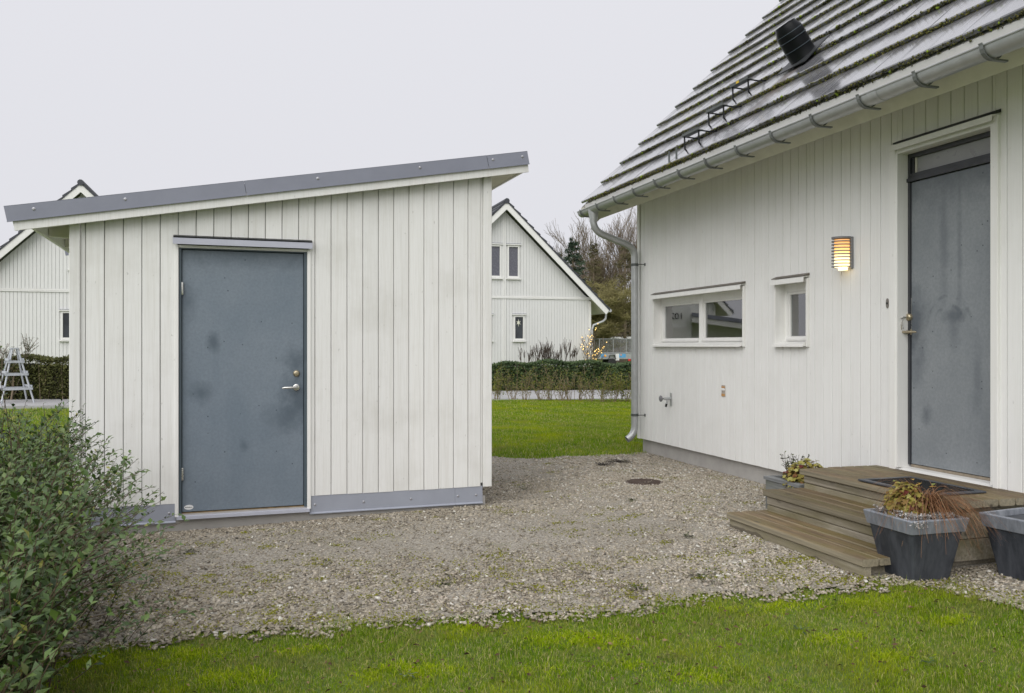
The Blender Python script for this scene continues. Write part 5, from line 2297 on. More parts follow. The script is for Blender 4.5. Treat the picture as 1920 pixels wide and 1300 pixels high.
def gpt(px, py):
    g = on_ground(px, py)
    return (g.x, g.y, g.z + .014)


a = gpt(1160, 869.5)
weed('withered_weed', 'wider blackened weed clump on the gravel near the downpipe', a, 230, .15, .026, MT['dead_weed'], None, .22)
a = gpt(1133, 875)
weed('withered_weed', 'smaller blackened weed clump next to a green tuft near the lawn edge', a, 170, .10, .024, MT['dead_weed'], None, .22)
a = gpt(1300, 945)
for px, py, r_, where in ((1318, 1090, .12, 'low brown green weed patch at the lawn edge left of the lowest step'), (310, 1058, .14, 'broad weed patch in the gravel below the shed door hinge side'),
                          (985, 921, .09, 'mossy weed patch beside the right shed corner'), (1185, 943, .05, 'small weed in the gravel in front of the manhole cover'),
                          (1197, 1112, .05, 'lone green tuft of weed at the lawn edge in the middle'), (830, 1103, .05, 'small weed in the coarse gravel below the right half of the shed'),
                          (1290, 1012, .04, 'tiny weed in the gravel left of the lowest step'), (355, 1040, .08, 'smaller weed next to the broad patch below the shed door')):
    weed('gravel_weed', where, gpt(px, py), int(500 * r_) + 20, r_, .022, MT['weed'], 'weeds in the gravel', .35)
for px, py, where in ((1250, 1238, 'pale leafy rosette in the front lawn below the bright moss patch'), (760, 1275, 'flat leafy rosette at the lower edge of the front lawn'),
                      (690, 1262, 'dark leafy rosette in the front lawn below the shed'), (1740, 1250, 'leafy rosette in the front lawn below the planted planter'),
                      (1500, 1190, 'small leafy rosette in the lawn below the wooden steps')):
    g = on_ground(px, py)
    weed('lawn_weed', where, (g.x, g.y, g.z + .016), 14, .035, .024, MT['lime_leaf'] if px % 4 else MT['privet'], 'weeds in the front lawn', .3)

# ------------------------------------------------------------------ big leaning shrub, front left
shrub = thing('privet_shrub', 'big leafy evergreen shrub with long stems leaning to the right, beside the shed', 'shrub', (-2.6, 4.2, 0))
SB = np.array([-2.6, 4.2, 0.0])
A, B, R0, R1 = [], [], [], []
LP, LD, LN, LL, LW, LT = [], [], [], [], [], []


def shoot(b, d, L, dens=1.0, lsize=.034, bend=.25, bare=.15, r=.0040):
    n = max(5, int(L / .042))
    p = np.array(b, float)
    d = np.array(d, float)
    d /= np.linalg.norm(d)
    tint0 = RNG.normal(.42, .12)
    ang = RNG.uniform(0, 6.28)
    for k in range(n):
        q = p + d * L / n
        t = (k + 1) / n
        A.append(p)
        B.append(q)
        R0.append(r * (1 - .75 * k / n))
        R1.append(r * (1 - .75 * (k + 1) / n))
        if k / n > bare:
            m = 2 if RNG.uniform() < dens else 1
            for s_ in range(m):
                a = ang + math.pi * s_ + RNG.normal(0, .35)
                side = np.array([math.cos(a), math.sin(a), RNG.uniform(-.1, .5)])
                dd = side * .8 + d * .65 + RNG.normal(0, .12, 3)
                LP.append(p + (q - p) * RNG.uniform())
                LD.append(dd)
                LN.append(np.array([0, -.25, 1.0]) + RNG.normal(0, .3, 3))
                sz = lsize * RNG.uniform(.6, 1.15) * (1 - .35 * t)
                LL.append(sz)
                LW.append(sz * RNG.uniform(.20, .29))
                LT.append(np.clip(tint0 + RNG.normal(0, .19) + .25 * max(0, t - .8), 0, .92) if RNG.uniform() > .012 else 1.0)
            ang += 1.57
        d = d + np.array([RNG.normal(0, .05), RNG.normal(0, .05), RNG.normal(0, .03) - bend / n * .5])
        d /= np.linalg.norm(d)
        p = q


# right outline of the shrub: photograph's silhouette read as ground-to-tip heights at each distance
def top_at(y):
    return np.interp(y, [2.0, 2.6, 3.4, 4.4, 5.4, 6.1], [.80, .92, 1.00, 1.04, 1.10, 1.12])


def right_at(y):
    return np.interp(y, [2.0, 2.6, 3.4, 4.4, 5.4, 6.0], [-1.16, -1.37, -1.72, -2.24, -2.82, -3.22])


for i in range(900):
    y = 2.05 + 3.85 * RNG.uniform() ** .9
    xr = right_at(y)
    depth = abs(RNG.normal(0, .45)) if i % 3 else RNG.uniform(.0, .9)
    hgt = top_at(y) * RNG.uniform(.45, 1.0) * (1 + .10 * math.sin(y * 5.3) * math.sin(y * 11 + i % 3))
    tipx = xr - depth * .9 + (RNG.uniform(-.08, .05))
    lean = RNG.uniform(.12, .55)
    b = np.array([tipx - hgt * lean, y + RNG.normal(0, .06), .0])
    d = np.array([lean, RNG.normal(0, .12), 1.0])
    L = hgt * math.sqrt(1 + lean * lean) * .97
    shoot(b, d, L, 1.0, .066, .12, .10 + .15 * RNG.uniform())
    if i % 2 == 0:
        k = RNG.uniform(.3, .7)
        shoot(b + d * hgt * k, d + np.array([RNG.uniform(-.2, .7), RNG.normal(0, .5), 0]), L * RNG.uniform(.2, .4), 1.0, .044, .1, .1, .002)
# long shoots that lean out of the mass to the right
for i in range(95):
    y = RNG.uniform(2.7, 5.9)
    xr = right_at(y)
    zb = RNG.uniform(.02, .55)
    out = RNG.uniform(.08, .42) * (1.0 if y < 4.6 else .5)
    b = np.array([xr - RNG.uniform(.25, .55), y, zb])
    e = np.array([xr + out, y + RNG.normal(0, .12), min(zb + RNG.uniform(.3, .75), 1.12 - 1.3 * out)])
    d = e - b
    L = float(np.linalg.norm(d))
    shoot(b, d + np.array([0, 0, .12]), L, 1.0, .056, .25, .18, .0036)
    for k in (.4, .65):
        shoot(b + (e - b) * k, d / L + np.array([RNG.uniform(-.1, .5), RNG.normal(0, .3), RNG.uniform(-.2, .4)]), L * .28, 1.0, .042, .05, .05, .0018)
# low arching shoots and the long ones seen against the shed and the gravel
for (px0, py0, px1, py1, y) in ((120, 1010, 172, 752, 5.85), (150, 960, 205, 825, 5.6), (165, 1000, 222, 858, 5.5), (175, 1060, 268, 878, 5.2), (170, 1120, 272, 930, 5.0),
                                (150, 1165, 275, 985, 4.7), (130, 1210, 272, 1020, 4.5), (140, 1270, 290, 1088, 4.2), (70, 1300, 250, 1125, 3.7), (195, 1170, 240, 1075, 4.4),
                                (95, 940, 145, 775, 5.9), (60, 900, 120, 760, 5.7), (185, 990, 232, 905, 5.3), (110, 1180, 245, 1040, 4.5), (60, 1240, 210, 1090, 4.0),
                                (180, 1290, 300, 1120, 4.1), (20, 900, 62, 578, 5.0), (-10, 880, 30, 735, 4.6), (15, 900, 34, 742, 4.9), (40, 880, 41, 745, 4.8), (90, 850, 100, 748, 5.2)):
    b = np.array([(px0 - 960) / F_PX * y, y, CAM_Z + (649 - py0) / F_PX * y])
    e = np.array([(px1 - 960) / F_PX * y, y - .05, CAM_Z + (649 - py1) / F_PX * y])
    L = float(np.linalg.norm(e - b))
    sparse = px1 in (62, 34, 41, 30, 100)
    shoot(b - (e - b) * .25 * (0 if sparse else 1), e - b, L * (1 if sparse else 1.25), .25 if sparse else .95, .048 if not sparse else .036, .0, .05, .0034)
    if not sparse:
        for k in (.35, .55, .75):
            shoot(b + (e - b) * k, (e - b) / L + np.array([RNG.uniform(-.1, .5), RNG.normal(0, .3), RNG.uniform(-.3, .3)]), L * .3, 1.0, .042, .05, .05, .0018)
A, B = np.array(A) - SB, np.array(B) - SB
link('stems', seg_mesh('stems', A, B, np.array(R0), np.array(R1), MT['stem'], 5), shrub)['kind'] = 'stuff'
leaves('leaves', np.array(LP) - SB, np.array(LD), np.array(LN), np.array(LL), np.array(LW), MT['privet'], np.array(LT), shrub, .22, .22)
print('shrub leaves', len(LP))


# ------------------------------------------------------------------ hedges
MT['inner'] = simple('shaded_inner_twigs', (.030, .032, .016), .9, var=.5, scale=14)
def hedge(name, label, p0, p1, width, hgt, n, mat, leaf, twig_top=0.0, stems=True):
    p0, p1 = np.array(p0, float), np.array(p1, float)
    t_ = thing(name, label, 'hedge', (p0[0], p0[1], 0))
    ax = p1 - p0
    Ln = np.linalg.norm(ax)
    ax /= Ln
    nx_ = np.array([-ax[1], ax[0]])
    u = RNG.uniform(0, Ln, n)
    face = RNG.uniform(0, 1, n)
    bump_ = .10 * np.sin(u * 2.1) + .07 * np.sin(u * 5.3 + 1) + .05 * np.sin(u * 11.7)
    top = hgt * (1 + .05 * np.sin(u * 1.3) + .05 * np.sin(u * 4.7))
    v = np.where(face < .55, -width / 2 + np.abs(RNG.normal(0, .08, n)) + bump_ * .6, RNG.uniform(-width / 2, width / 2, n))
    z = np.where(face < .55, RNG.uniform(.04, 1, n) * top, np.where(face < .85, top - np.abs(RNG.normal(0, .05, n)), RNG.uniform(.05, 1, n) * top))
    v += np.where(z > top * .85, .06, 0)
    P = np.stack([ax[0] * u + nx_[0] * v, ax[1] * u + nx_[1] * v, z], -1)
    D = rnd_dir(n, -.3, 1) + np.array([[-nx_[0], -nx_[1], .0]]) * -.3
    clump = np.sin(u * 6.1 + z * 7) * np.sin(u * 2.3 - z * 9 + 2)
    tint = np.clip(.45 + .16 * clump + RNG.normal(0, .2, n), 0, 1)
    leaves('leaves', P, D, rnd_dir(n, .1, 1) + np.array([[0, -.5, .3]]), RNG.uniform(.7, 1.3, n) * leaf, RNG.uniform(.2, .34, n) * leaf, mat, tint, t_)
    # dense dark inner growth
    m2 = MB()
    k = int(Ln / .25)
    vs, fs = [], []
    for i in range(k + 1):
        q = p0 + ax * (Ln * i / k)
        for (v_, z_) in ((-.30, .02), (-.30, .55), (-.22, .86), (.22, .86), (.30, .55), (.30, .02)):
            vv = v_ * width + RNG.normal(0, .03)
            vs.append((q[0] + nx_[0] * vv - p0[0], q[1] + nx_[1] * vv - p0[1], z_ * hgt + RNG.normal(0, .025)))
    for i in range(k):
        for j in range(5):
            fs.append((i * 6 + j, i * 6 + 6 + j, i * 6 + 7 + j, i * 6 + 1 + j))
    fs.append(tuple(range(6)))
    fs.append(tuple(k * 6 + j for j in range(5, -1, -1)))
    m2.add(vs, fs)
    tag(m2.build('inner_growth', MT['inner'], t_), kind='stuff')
    m = int(Ln * 26)
    u = RNG.uniform(0, Ln, m)
    v = RNG.uniform(-width / 2, width / 2, m)
    Aq = np.stack([ax[0] * u + nx_[0] * v, ax[1] * u + nx_[1] * v, np.zeros(m)], -1)
    Bq = Aq + np.stack([RNG.normal(0, .12, m), RNG.normal(0, .12, m), hgt * RNG.uniform(.6, 1.02 + twig_top, m)], -1)
    link('twigs', seg_mesh('twigs', Aq, Bq, np.full(m, .012), np.full(m, .003), MT['twig'], 3), t_)['kind'] = 'stuff'
    return t_


yR = 1.42 * 1600 / (733 - 649)
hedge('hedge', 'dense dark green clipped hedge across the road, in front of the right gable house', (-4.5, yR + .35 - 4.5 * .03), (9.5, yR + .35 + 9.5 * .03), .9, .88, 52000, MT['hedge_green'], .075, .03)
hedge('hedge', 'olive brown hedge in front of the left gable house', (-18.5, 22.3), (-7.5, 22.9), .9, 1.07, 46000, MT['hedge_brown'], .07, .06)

# young hedge plants along the lawn edge
yy0 = on_ground(1050, 753).y
for i, px in enumerate((932, 962, 985, 1012, 1030, 1052, 1068, 1088, 1108, 1128, 1150, 1172, 1186)):
    y = yy0 + (px - 1050) * -.004 + RNG.uniform(-.15, .15)
    x = (px - 960) / F_PX * y
    leafy = [1.4, .6, .5, .3, .7, .45, .25, .45, .4, 1.2, 1.4, 1.1, .7][i]
    nth = ('first', 'second', 'third', 'fourth', 'fifth', 'sixth', 'seventh', 'eighth', 'ninth', 'tenth', 'eleventh', 'twelfth', 'thirteenth')[i]
    t_ = thing('young_shrub', ('leafy yellow green' if leafy > 1 else 'thin twiggy') + ' young shrub, ' + nth + ' in the lawn edge row counted from the shed', 'shrub', (x, y, .0), 0, 'young shrubs in a row at the far lawn edge')
    Aq, Bq, ra, rb = [], [], [], []
    tips = []
    for k in range(11):
        b = np.array([RNG.normal(0, .05), RNG.normal(0, .05), 0])
        d = np.array([RNG.normal(0, .30), RNG.normal(0, .25), 1.0])
        L = RNG.uniform(.35, .85) * (1.12 if i in (1, 3, 4, 6) else .92)
        p = b
        for s_ in range(5):
            q = p + d / np.linalg.norm(d) * L / 5
            Aq.append(p)
            Bq.append(q)
            ra.append(.007 * (1 - s_ / 6))
            rb.append(.007 * (1 - (s_ + 1) / 6))
            if s_ > 0:
                for _ in range(2):
                    e = q + RNG.normal(0, .06, 3) + np.array([0, 0, .07])
                    Aq.append(q)
                    Bq.append(e)
                    ra.append(.003)
                    rb.append(.0018)
                    tips.append(e)
                tips.append(q)
            d = d + np.array([RNG.normal(0, .12), RNG.normal(0, .12), 0])
            p = q
    link('twigs', seg_mesh('twigs', np.array(Aq), np.array(Bq), np.array(ra), np.array(rb), MT['young_twig'], 4), t_)['kind'] = 'stuff'
    tips = np.array(tips)
    n = int(420 * leafy)
    P = tips[RNG.integers(0, len(tips), n)] + RNG.normal(0, .04, (n, 3))
    P[:, 2] = np.abs(P[:, 2])
    leaves('leaves', P, rnd_dir(n, -.2, 1), rnd_dir(n, .2, 1), RNG.uniform(.03, .05, n), RNG.uniform(.009, .014, n), MT['lime_leaf'], None, t_)


# ------------------------------------------------------------------ gable houses across the road
def gable_house(px_ridge, Y, label, wins):
    o = Vector(((px_ridge - 960) / F_PX * Y, Y, 0))
    rz = math.atan2(HY[1], HY[0])
    h = thing('gable_house', label, 'house', o, rz, 'white gable houses across the road')
    HW, EAV, RZ, LEN = 3.43, 4.05, 6.72, 9.0
    k = .965
    zt = lambda t: RZ - .30 - abs(t) * k
    band = 3.22
    # cladding as real boards, in one mesh: about five pixels each in the photograph
    m2 = MB()
    x = -HW + .09
    w = .1105

    def piece(a, b, z0, z1, y=0.0):
        m2.add([(a, y + .009, z0 if not callable(z0) else z0(a)), (a + .003, y, z0 if not callable(z0) else z0(a)), (b - .003, y, z0 if not callable(z0) else z0(b)), (b, y + .009, z0 if not callable(z0) else z0(b)),
                (a, y + .009, z1 if not callable(z1) else z1(a)), (a + .003, y, z1 if not callable(z1) else z1(a)), (b - .003, y, z1 if not callable(z1) else z1(b)), (b, y + .009, z1 if not callable(z1) else z1(b))],
               [(0, 1, 5, 4), (1, 2, 6, 5), (2, 3, 7, 6)])
    while x < HW - .09:
        a, b = x + .003, min(x + w, HW - .085) - .003
        for (z0, z1) in ((.28, band - .05), (band + .06, zt)):
            c = (a + b) / 2
            cut = [q for q in wins if q[0] - .02 < c < q[1] + .02 and q[2] > (z0 if not callable(z0) else 0) and q[2] < (z1 if not callable(z1) else 9)]
            if cut:
                q = cut[0]
                piece(a, b, z0, q[2])
                piece(a, b, q[3], z1)
            else:
                piece(a, b, z0, z1)
        x += w
    tag(m2.build('cladding', MT['far_paint'], h), kind='stuff')
    m2 = MB()
    m2.prism([(-HW, .25), (HW, .25), (HW, zt(HW)), (0, zt(0)), (-HW, zt(HW))], .022, .06, 'y')
    m2.box(-HW, -HW + .1, .06, LEN, .25, zt(HW))
    m2.box(HW - .1, HW, .06, LEN, .25, zt(HW))
    m2.build('wall', MT['far_paint'], h)
    m2 = MB()
    m2.box(-HW + .05, HW - .05, .04, LEN, -.2, .25)
    m2.build('plinth', MT['concrete'], h)
    for xx in (-HW - .01, HW - .085):
        m2 = MB()
        m2.box(xx, xx + .095, -.02, .03, .26, zt(HW) - .0)
        m2.build('corner_board', MT['trim_paint'], h)
    m2 = MB()
    m2.box(-.055, -.02, -.018, .02, .28, band - .05)
    m2.box(.02, .055, -.018, .02, .28, band - .05)
    m2.box(-.055, -.02, -.018, .02, band + .06, zt(0))
    m2.box(.02, .055, -.018, .02, band + .06, zt(0))
    m2.build('centre_trim', MT['trim_paint'], h)
    m2 = MB()
    m2.box(-HW, HW, -.03, .02, band - .045, band + .0)
    m2.box(-HW, HW, -.016, .02, band + .006, band + .055)
    m2.build('floor_band', MT['trim_paint'], h)
    # roof slabs with stepped courses
    n = 16
    for s_ in (1, -1):
        m2 = MB()
        for i in range(n):
            t0, t1 = EAV * i / n, EAV * (i + 1) / n
            z0, z1 = RZ - t0 * k + .02, RZ - t1 * k + .02
            pr = [(s_ * t0, z0 - .06), (s_ * (t1 + .02), z1 - .08), (s_ * (t1 + .03), z1 + .03), (s_ * t0, z0 - .005)]
            m2.prism(pr, -.36, LEN + .3, 'y')
        m2.build('roof', MT['far_roof'], h)
        m2 = MB()
        m2.prism([(s_ * .0, RZ - .04), (s_ * EAV, RZ - EAV * k - .04), (s_ * (EAV - .12), RZ - EAV * k - .20), (0, RZ - .305)], -.34, -.30, 'y')
        m2.build('barge_board', MT['trim_paint'], h)
        m2 = MB()
        m2.prism([(s_ * HW, RZ - HW * k - .22), (s_ * (EAV - .06), RZ - EAV * k - .16), (s_ * (EAV - .06), RZ - EAV * k - .13), (s_ * HW, RZ - HW * k - .17)], -.30, LEN, 'y')
        m2.build('soffit', MT['soffit'], h)
        m2 = MB()
        m2.tube([(s_ * (EAV + .04), -.34, RZ - EAV * k - .05), (s_ * (EAV + .04), LEN, RZ - EAV * k - .05)], .062, 10)
        m2.build('gutter', MT['far_pipe'], h, smooth=True)
    m2 = MB()
    m2.tube([(0, -.38, RZ + .0), (0, LEN + .3, RZ + .0)], .10, 10)
    m2.build('ridge_cap', MT['far_roof'], h, smooth=True)
    m2 = MB()
    m2.tube([(EAV + .02, .0, RZ - EAV * k - .08), (EAV + .0, .0, RZ - EAV * k - .34), (EAV - .1, .0, RZ - EAV * k - .44), (HW + .12, .02, RZ - EAV * k - .60), (HW + .07, .03, RZ - EAV * k - .75), (HW + .07, .03, .2)], .042, 8)
    m2.build('downpipe', MT['far_pipe'], h, smooth=True)
    for (a, b, z0, z1, mat) in wins:
        m2 = MB()
        f = .055
        m2.box(a, a + f, -.03, .06, z0, z1)
        m2.box(b - f, b, -.03, .06, z0, z1)
        m2.box(a + f, b - f, -.03, .06, z1 - f, z1)
        m2.box(a + f, b - f, -.03, .06, z0, z0 + f + .02)
        wv = m2.build('window', MT['trim_paint'], h)
        m2 = MB()
        m2.box(a + f, b - f, .018, .022, z0 + f + .02, z1 - f)
        m2.build('pane', mat, wv)
        m2 = MB()
        m2.box(a - .05, b + .05, -.07, .0, z1 + .012, z1 + .055)
        m2.build('head_board', MT['trim_paint'], wv)
        m2 = MB()
        m2.box(a - .05, b + .05, -.075, .0, z1 + .056, z1 + .07)
        m2.build('head_flashing', MT['sheet'], wv)
        m2 = MB()
        m2.box(a - .05, b + .05, -.08, .0, z0 - .05, z0 - .012)
        m2.build('sill', MT['trim_paint'], wv)
    return h


MT['far_roof'] = simple('dark_slate_tile', (.045, .048, .058), .55, 0, .15, 2)
MT['far_pipe'] = simple('far_galvanised_pipe', (.50, .51, .53), .45, .2, .06)
up = [(.12, .58, 3.93, 5.14, MT['blind_glass']), (-.58, -.12, 3.93, 5.14, MT['blind_glass'])]
lo = [(.36, .78, 1.62, 2.55, MT['dark_glass']), (-.90, -.48, 1.62, 2.55, MT['dark_glass'])]
hR = gable_house(945.5, 31.5, 'white gable house with two tall grey blinds upstairs, seen between shed and house', up + lo)
up2 = [(.06, .39, 3.93, 5.14, MT['blind_glass']), (-.39, -.06, 3.93, 5.14, MT['blind_glass'])]
lo2 = [(-.64, -.14, 1.62, 2.55, MT['dark_glass']), (.36, .78, 1.62, 2.55, MT['dark_glass'])]
hL = gable_house(155, 28.0, 'white gable house rising behind the shed roof and the olive hedge', up2 + lo2)
# paper star in the lower window of the right house
sp_ = hR.matrix_world @ Vector((0, 0, 0))
cR, sR = HY
star_o = Vector((hR.location.x + cR * .555 + (-sR) * .010, hR.location.y + sR * .555 + cR * .010, 2.28))
m2 = MB()
pts = []
for k in range(12):
    a = math.pi / 2 + 2 * math.pi * k / 12
    r_ = (.155 if k % 6 == 0 else .125) if k % 2 == 0 else .045
    pts.append((r_ * math.cos(a) * .8, r_ * math.sin(a)))
n = len(pts)
m2.add([(0, -.012, 0), (0, .006, 0)] + [(p[0], 0, p[1]) for p in pts], [(0, 2 + (i + 1) % n, 2 + i) for i in range(n)] + [(1, 2 + i, 2 + (i + 1) % n) for i in range(n)])
st = m2.build('paper_star', simple('pale_paper_star', (.75, .75, .62), .7), None, star_o)
st.rotation_euler = (0, 0, math.atan2(HY[1], HY[0]))
tag(st, 'pale paper star hanging in the lower window of the far house', 'window star')

# dry perennials in front of the right house
for i, (px, hgt, n) in enumerate(((985, .62, 6), (1003, .60, 9), (1028, .75, 22), (1044, .45, 6), (1052, .72, 5), (1064, .85, 5), (1075, .66, 5))):
    Y = 30.6
    x = (px - 960) / F_PX * Y
    zb = .25
    dense = 'dense dark clump of' if n > 12 else 'thin'
    t_ = thing('dry_perennial', dense + ' dry stalks behind the hedge, ' + ('first', 'second', 'third', 'fourth', 'fifth', 'sixth', 'last')[i] + ' from the left', 'plant', (x, Y + .28 * x, 0), 0, 'dry perennials by the far house wall')
    a = np.zeros((n, 3)) + RNG.normal(0, .08, (n, 3)) * np.array([[1, 1, 0]])
    b = a + np.stack([RNG.normal(0, .16, n), RNG.normal(0, .05, n), RNG.uniform(.75, 1.0, n) * (hgt + .75)], -1)
    c = b[:, None, :] + RNG.normal(0, .07, (n, 4, 3)) + np.array([[[0, 0, .07]]])
    m_ = b[:, None, :] * .8 + a[:, None, :] * .2
    AA = np.concatenate([a, np.repeat(m_, 4, 1).reshape(-1, 3)])
    BB = np.concatenate([b, c.reshape(-1, 3)])
    link('stalks', seg_mesh('stalks', AA, BB, np.full(len(AA), .009), np.full(len(AA), .005), MT['dry'], 4), t_)['kind'] = 'stuff'


# ------------------------------------------------------------------ trees
def bare_tree(name, label, loc, hgt, seed, mat, levels=5, spread=.55, trunk=.16, cat='tree', group=None, fork=(3, 4), start=.22, twig_r=.006, upbias=.25):
    r = random.Random(seed)
    t_ = thing(name, label, cat, loc, 0, group)
    S0_, S1_ = [], []

    def grow(p, d, L, rad, lv):
        nseg = 4 if lv < 2 else 3
        for k in range(nseg):
            d2 = (d + Vector((r.gauss(0, .13), r.gauss(0, .13), r.gauss(0, .07) + upbias * .12))).normalized()
            q = p + d2 * (L / nseg)
            ra = rad * (1 - .45 * k / nseg)
            rb = rad * (1 - .45 * (k + 1) / nseg)
            (S0_ if lv == 0 else S1_).append((tuple(p), tuple(q), max(ra, twig_r), max(rb, twig_r)))
            if lv < levels and (lv > 0 or (k + 1) / nseg > start):
                m = r.randint(*fork) if k == nseg - 1 else r.randint(1, 2)
                for _ in range(m):
                    a = r.uniform(0, 6.283)
                    side = Vector((math.cos(a), math.sin(a), r.uniform(-.15, .5)))
                    nd = (d2 * (1 - spread) + side.normalized() * spread + Vector((0, 0, upbias * .5))).normalized()
                    grow(q, nd, L * r.uniform(.5, .78), rb * r.uniform(.5, .7), lv + 1)
            p, d = q, d2
    grow(Vector((0, 0, -.1)), Vector((r.gauss(0, .05), r.gauss(0, .05), 1)).normalized(), hgt * .42, trunk, 0)
    for nm, S, nn in (('trunk', S0_, 8), ('crown', S1_, 3)):
        A_ = np.array([s[0] for s in S])
        B_ = np.array([s[1] for s in S])
        o = link(nm, seg_mesh(nm, A_, B_, np.array([s[2] for s in S]), np.array([s[3] for s in S]), mat, nn), t_)
        if nm == 'crown':
            o['kind'] = 'stuff'
    return t_, S1_


def conifer(name, label, loc, hgt, rad, mat, n, seed, group=None, droop=.25, needle=.30):
    r = np.random.default_rng(seed)
    t_ = thing(name, label, 'tree', loc, 0, group)
    m2 = MB()
    m2.tube([(0, 0, -.1), (0, 0, hgt * .5), (0, 0, hgt)], [.16, .09, .015], 7)
    m2.build('trunk', MT['twig'], t_)
    nb = 190
    zb = hgt * (.06 + .92 * r.uniform(0, 1, nb) ** 1.05)
    a = r.uniform(0, 6.283, nb)
    L = rad * (1 - zb / hgt) ** .85 * r.uniform(.65, 1.15, nb) + .1
    A_ = np.stack([0 * zb, 0 * zb, zb], -1)
    B_ = np.stack([np.cos(a) * L, np.sin(a) * L, zb + L * r.uniform(-droop, .22, nb)], -1)
    link('boughs', seg_mesh('boughs', A_, B_, .03 * (1 - zb / hgt) + .008, np.full(nb, .005), MT['twig'], 3), t_)['kind'] = 'stuff'
    i = r.integers(0, nb, n)
    k = r.uniform(.18, 1.0, n)
    w = (L[i] * .22 * (1.1 - k))[:, None]
    P = A_[i] + (B_[i] - A_[i]) * k[:, None] + r.normal(0, 1, (n, 3)) * w * np.array([[1, 1, .35]])
    D = (B_[i] - A_[i]) / np.linalg.norm(B_[i] - A_[i], axis=1, keepdims=True) + r.normal(0, .55, (n, 3)) - np.array([[0, 0, .2]])
    cl = np.clip(.35 + .45 * (k - .5) + r.normal(0, .2, n), 0, 1)
    o = leaves('crown', P, D, rnd_dir(n, .2, 1), r.uniform(.5, 1.2, n) * needle, r.uniform(.05, .11, n) * needle, mat, cl, t_)
    return t_


def at_px(px, Y):
    return ((px - 960) / F_PX * Y, Y, 0)


def top_z(py, Y):
    return CAM_Z + (649 - py) / F_PX * Y


conifer('spruce', 'dark green spruce rising just beyond the right gable house roof', at_px(1074, 62), top_z(445, 62), 3.0, MT['spruce'], 9000, 3)
conifer('larch', 'narrow brown larch between the spruce and the downpipe', at_px(1113, 70), top_z(450, 70), 1.6, MT['larch'], 4000, 4, None, .1, .26)
conifer('larch', 'broad brown larch behind the downpipe', at_px(1172, 66), top_z(448, 66), 2.3, MT['larch'], 5200, 5, None, .1, .24)
conifer('larch', 'tall brown larch at the corner of the near house', at_px(1212, 72), top_z(425, 72), 2.2, MT['larch'], 5000, 9, None, .1, .24)
conifer('spruce', 'small dark spruce top at the roof slope of the right gable house', at_px(1048, 84), top_z(470, 84), 2.4, MT['spruce'], 4000, 6)
bare_tree('bare_tree', 'lichen covered bare tree with a leaning trunk behind the caged trailer', at_px(1144, 60), top_z(515, 60) * 1.02, 21, MT['lichen_bark'], 5, .62, .20, upbias=.05, twig_r=.011)
bare_tree('bare_tree', 'pale bare tree with thin forked twigs above the far roof', at_px(1096, 78), top_z(452, 78), 33, MT['twig'], 4, .42, .12, twig_r=.012, upbias=.5)
bare_tree('bare_tree', 'tall thin bare tree with twigs against the sky near the house corner', at_px(1150, 80), top_z(436, 80), 35, MT['twig'], 4, .42, .12, twig_r=.012, upbias=.5)
bare_tree('bare_tree', 'bare tree whose top twigs reach highest beside the corner board', at_px(1190, 82), top_z(400, 82), 36, MT['twig'], 4, .40, .12, twig_r=.012, upbias=.5)

# brushwood that closes the view under the trees
n = 26000
x = RNG.uniform(2, 26, n)
y = RNG.uniform(88, 96, n)
top = 5.2 + 1.2 * np.sin(x * .7) + .7 * np.sin(x * 1.9 + 1)
z = RNG.uniform(0, 1, n) ** .8 * top
A_ = np.stack([x, y, z], -1)
d = rnd_dir(n, .1, 1)
tag(link('woods', (lambda V, F: np_mesh('woods', V, [F], MT['larch'], {'tint': np.repeat(np.clip(RNG.normal(.35, .25, n), 0, 1), 5)}))(*leaf_arrays(A_, d, rnd_dir(n, .2, 1), RNG.uniform(.5, 1.0, n), RNG.uniform(.03, .09, n))), None), kind='stuff')

# small tree strung with lights at the house corner
tl, S1_ = bare_tree('small_tree', 'small bare tree hung with warm fairy lights at the far house corner', (at_px(1110, 31.8)[0], 31.8, 0), 2.35, 52, MT['twig'], 3, .5, .035, fork=(2, 3), start=.1, twig_r=.005, upbias=.6)
ends = [s[1] for s in S1_]
random.Random(4).shuffle(ends)
bv = MB()
for e in ends[:60]:
    if e[2] < .75:
        continue
    m2 = MB()
    m2.lathe([(0, -.018), (.015, -.008), (.015, .008), (0, .018)], 6, e)
    bv.add(m2.v, m2.f)
tag(bv.build('fairy_lights', MT['bulb'], tl), kind='stuff')

# ------------------------------------------------------------------ caged trailer and low outbuilding
tr = thing('caged_trailer', 'small grey utility trailer with a mesh cage and blue side panels', 'trailer', at_px(1124, 58), math.radians(10))
TX = 2.6
z0, z1, z2 = .56, .92, 1.90


def bars(mb, pts, r=.02):
    for p, q in pts:
        mb.tube([p, q], r, 4)


m2 = MB()
m2.box(0, TX, 0, 1.3, z0 - .03, z0)
m2.box(0, TX, 0, .03, z0, z1)
m2.box(0, TX, 1.27, 1.3, z0, z1)
m2.box(0, .03, .03, 1.27, z0, z1)
m2.box(TX - .03, TX, .03, 1.27, z0, z1)
m2.box(-.9, 0, .62, .68, z0 - .05, z0 + .02)
m2.build('bed', MT['zinc'], tr)
m2 = MB()
for yy in (0, 1.3):
    bars(m2, [((0, yy, z1), (0, yy, z2)), ((.98, yy, z1), (.98, yy, z2)), ((1.9, yy, z1), (1.9, yy, z2)), ((TX, yy, z1), (TX, yy, z2)), ((0, yy, z2), (TX, yy, z2)), ((0, yy, z1 + .02), (TX, yy, z1 + .02))], .028)
bars(m2, [((0, 0, z2), (0, 1.3, z2)), ((TX, 0, z2), (TX, 1.3, z2))], .028)
m2.build('cage_frame', MT['zinc'], tr)
m2 = MB()
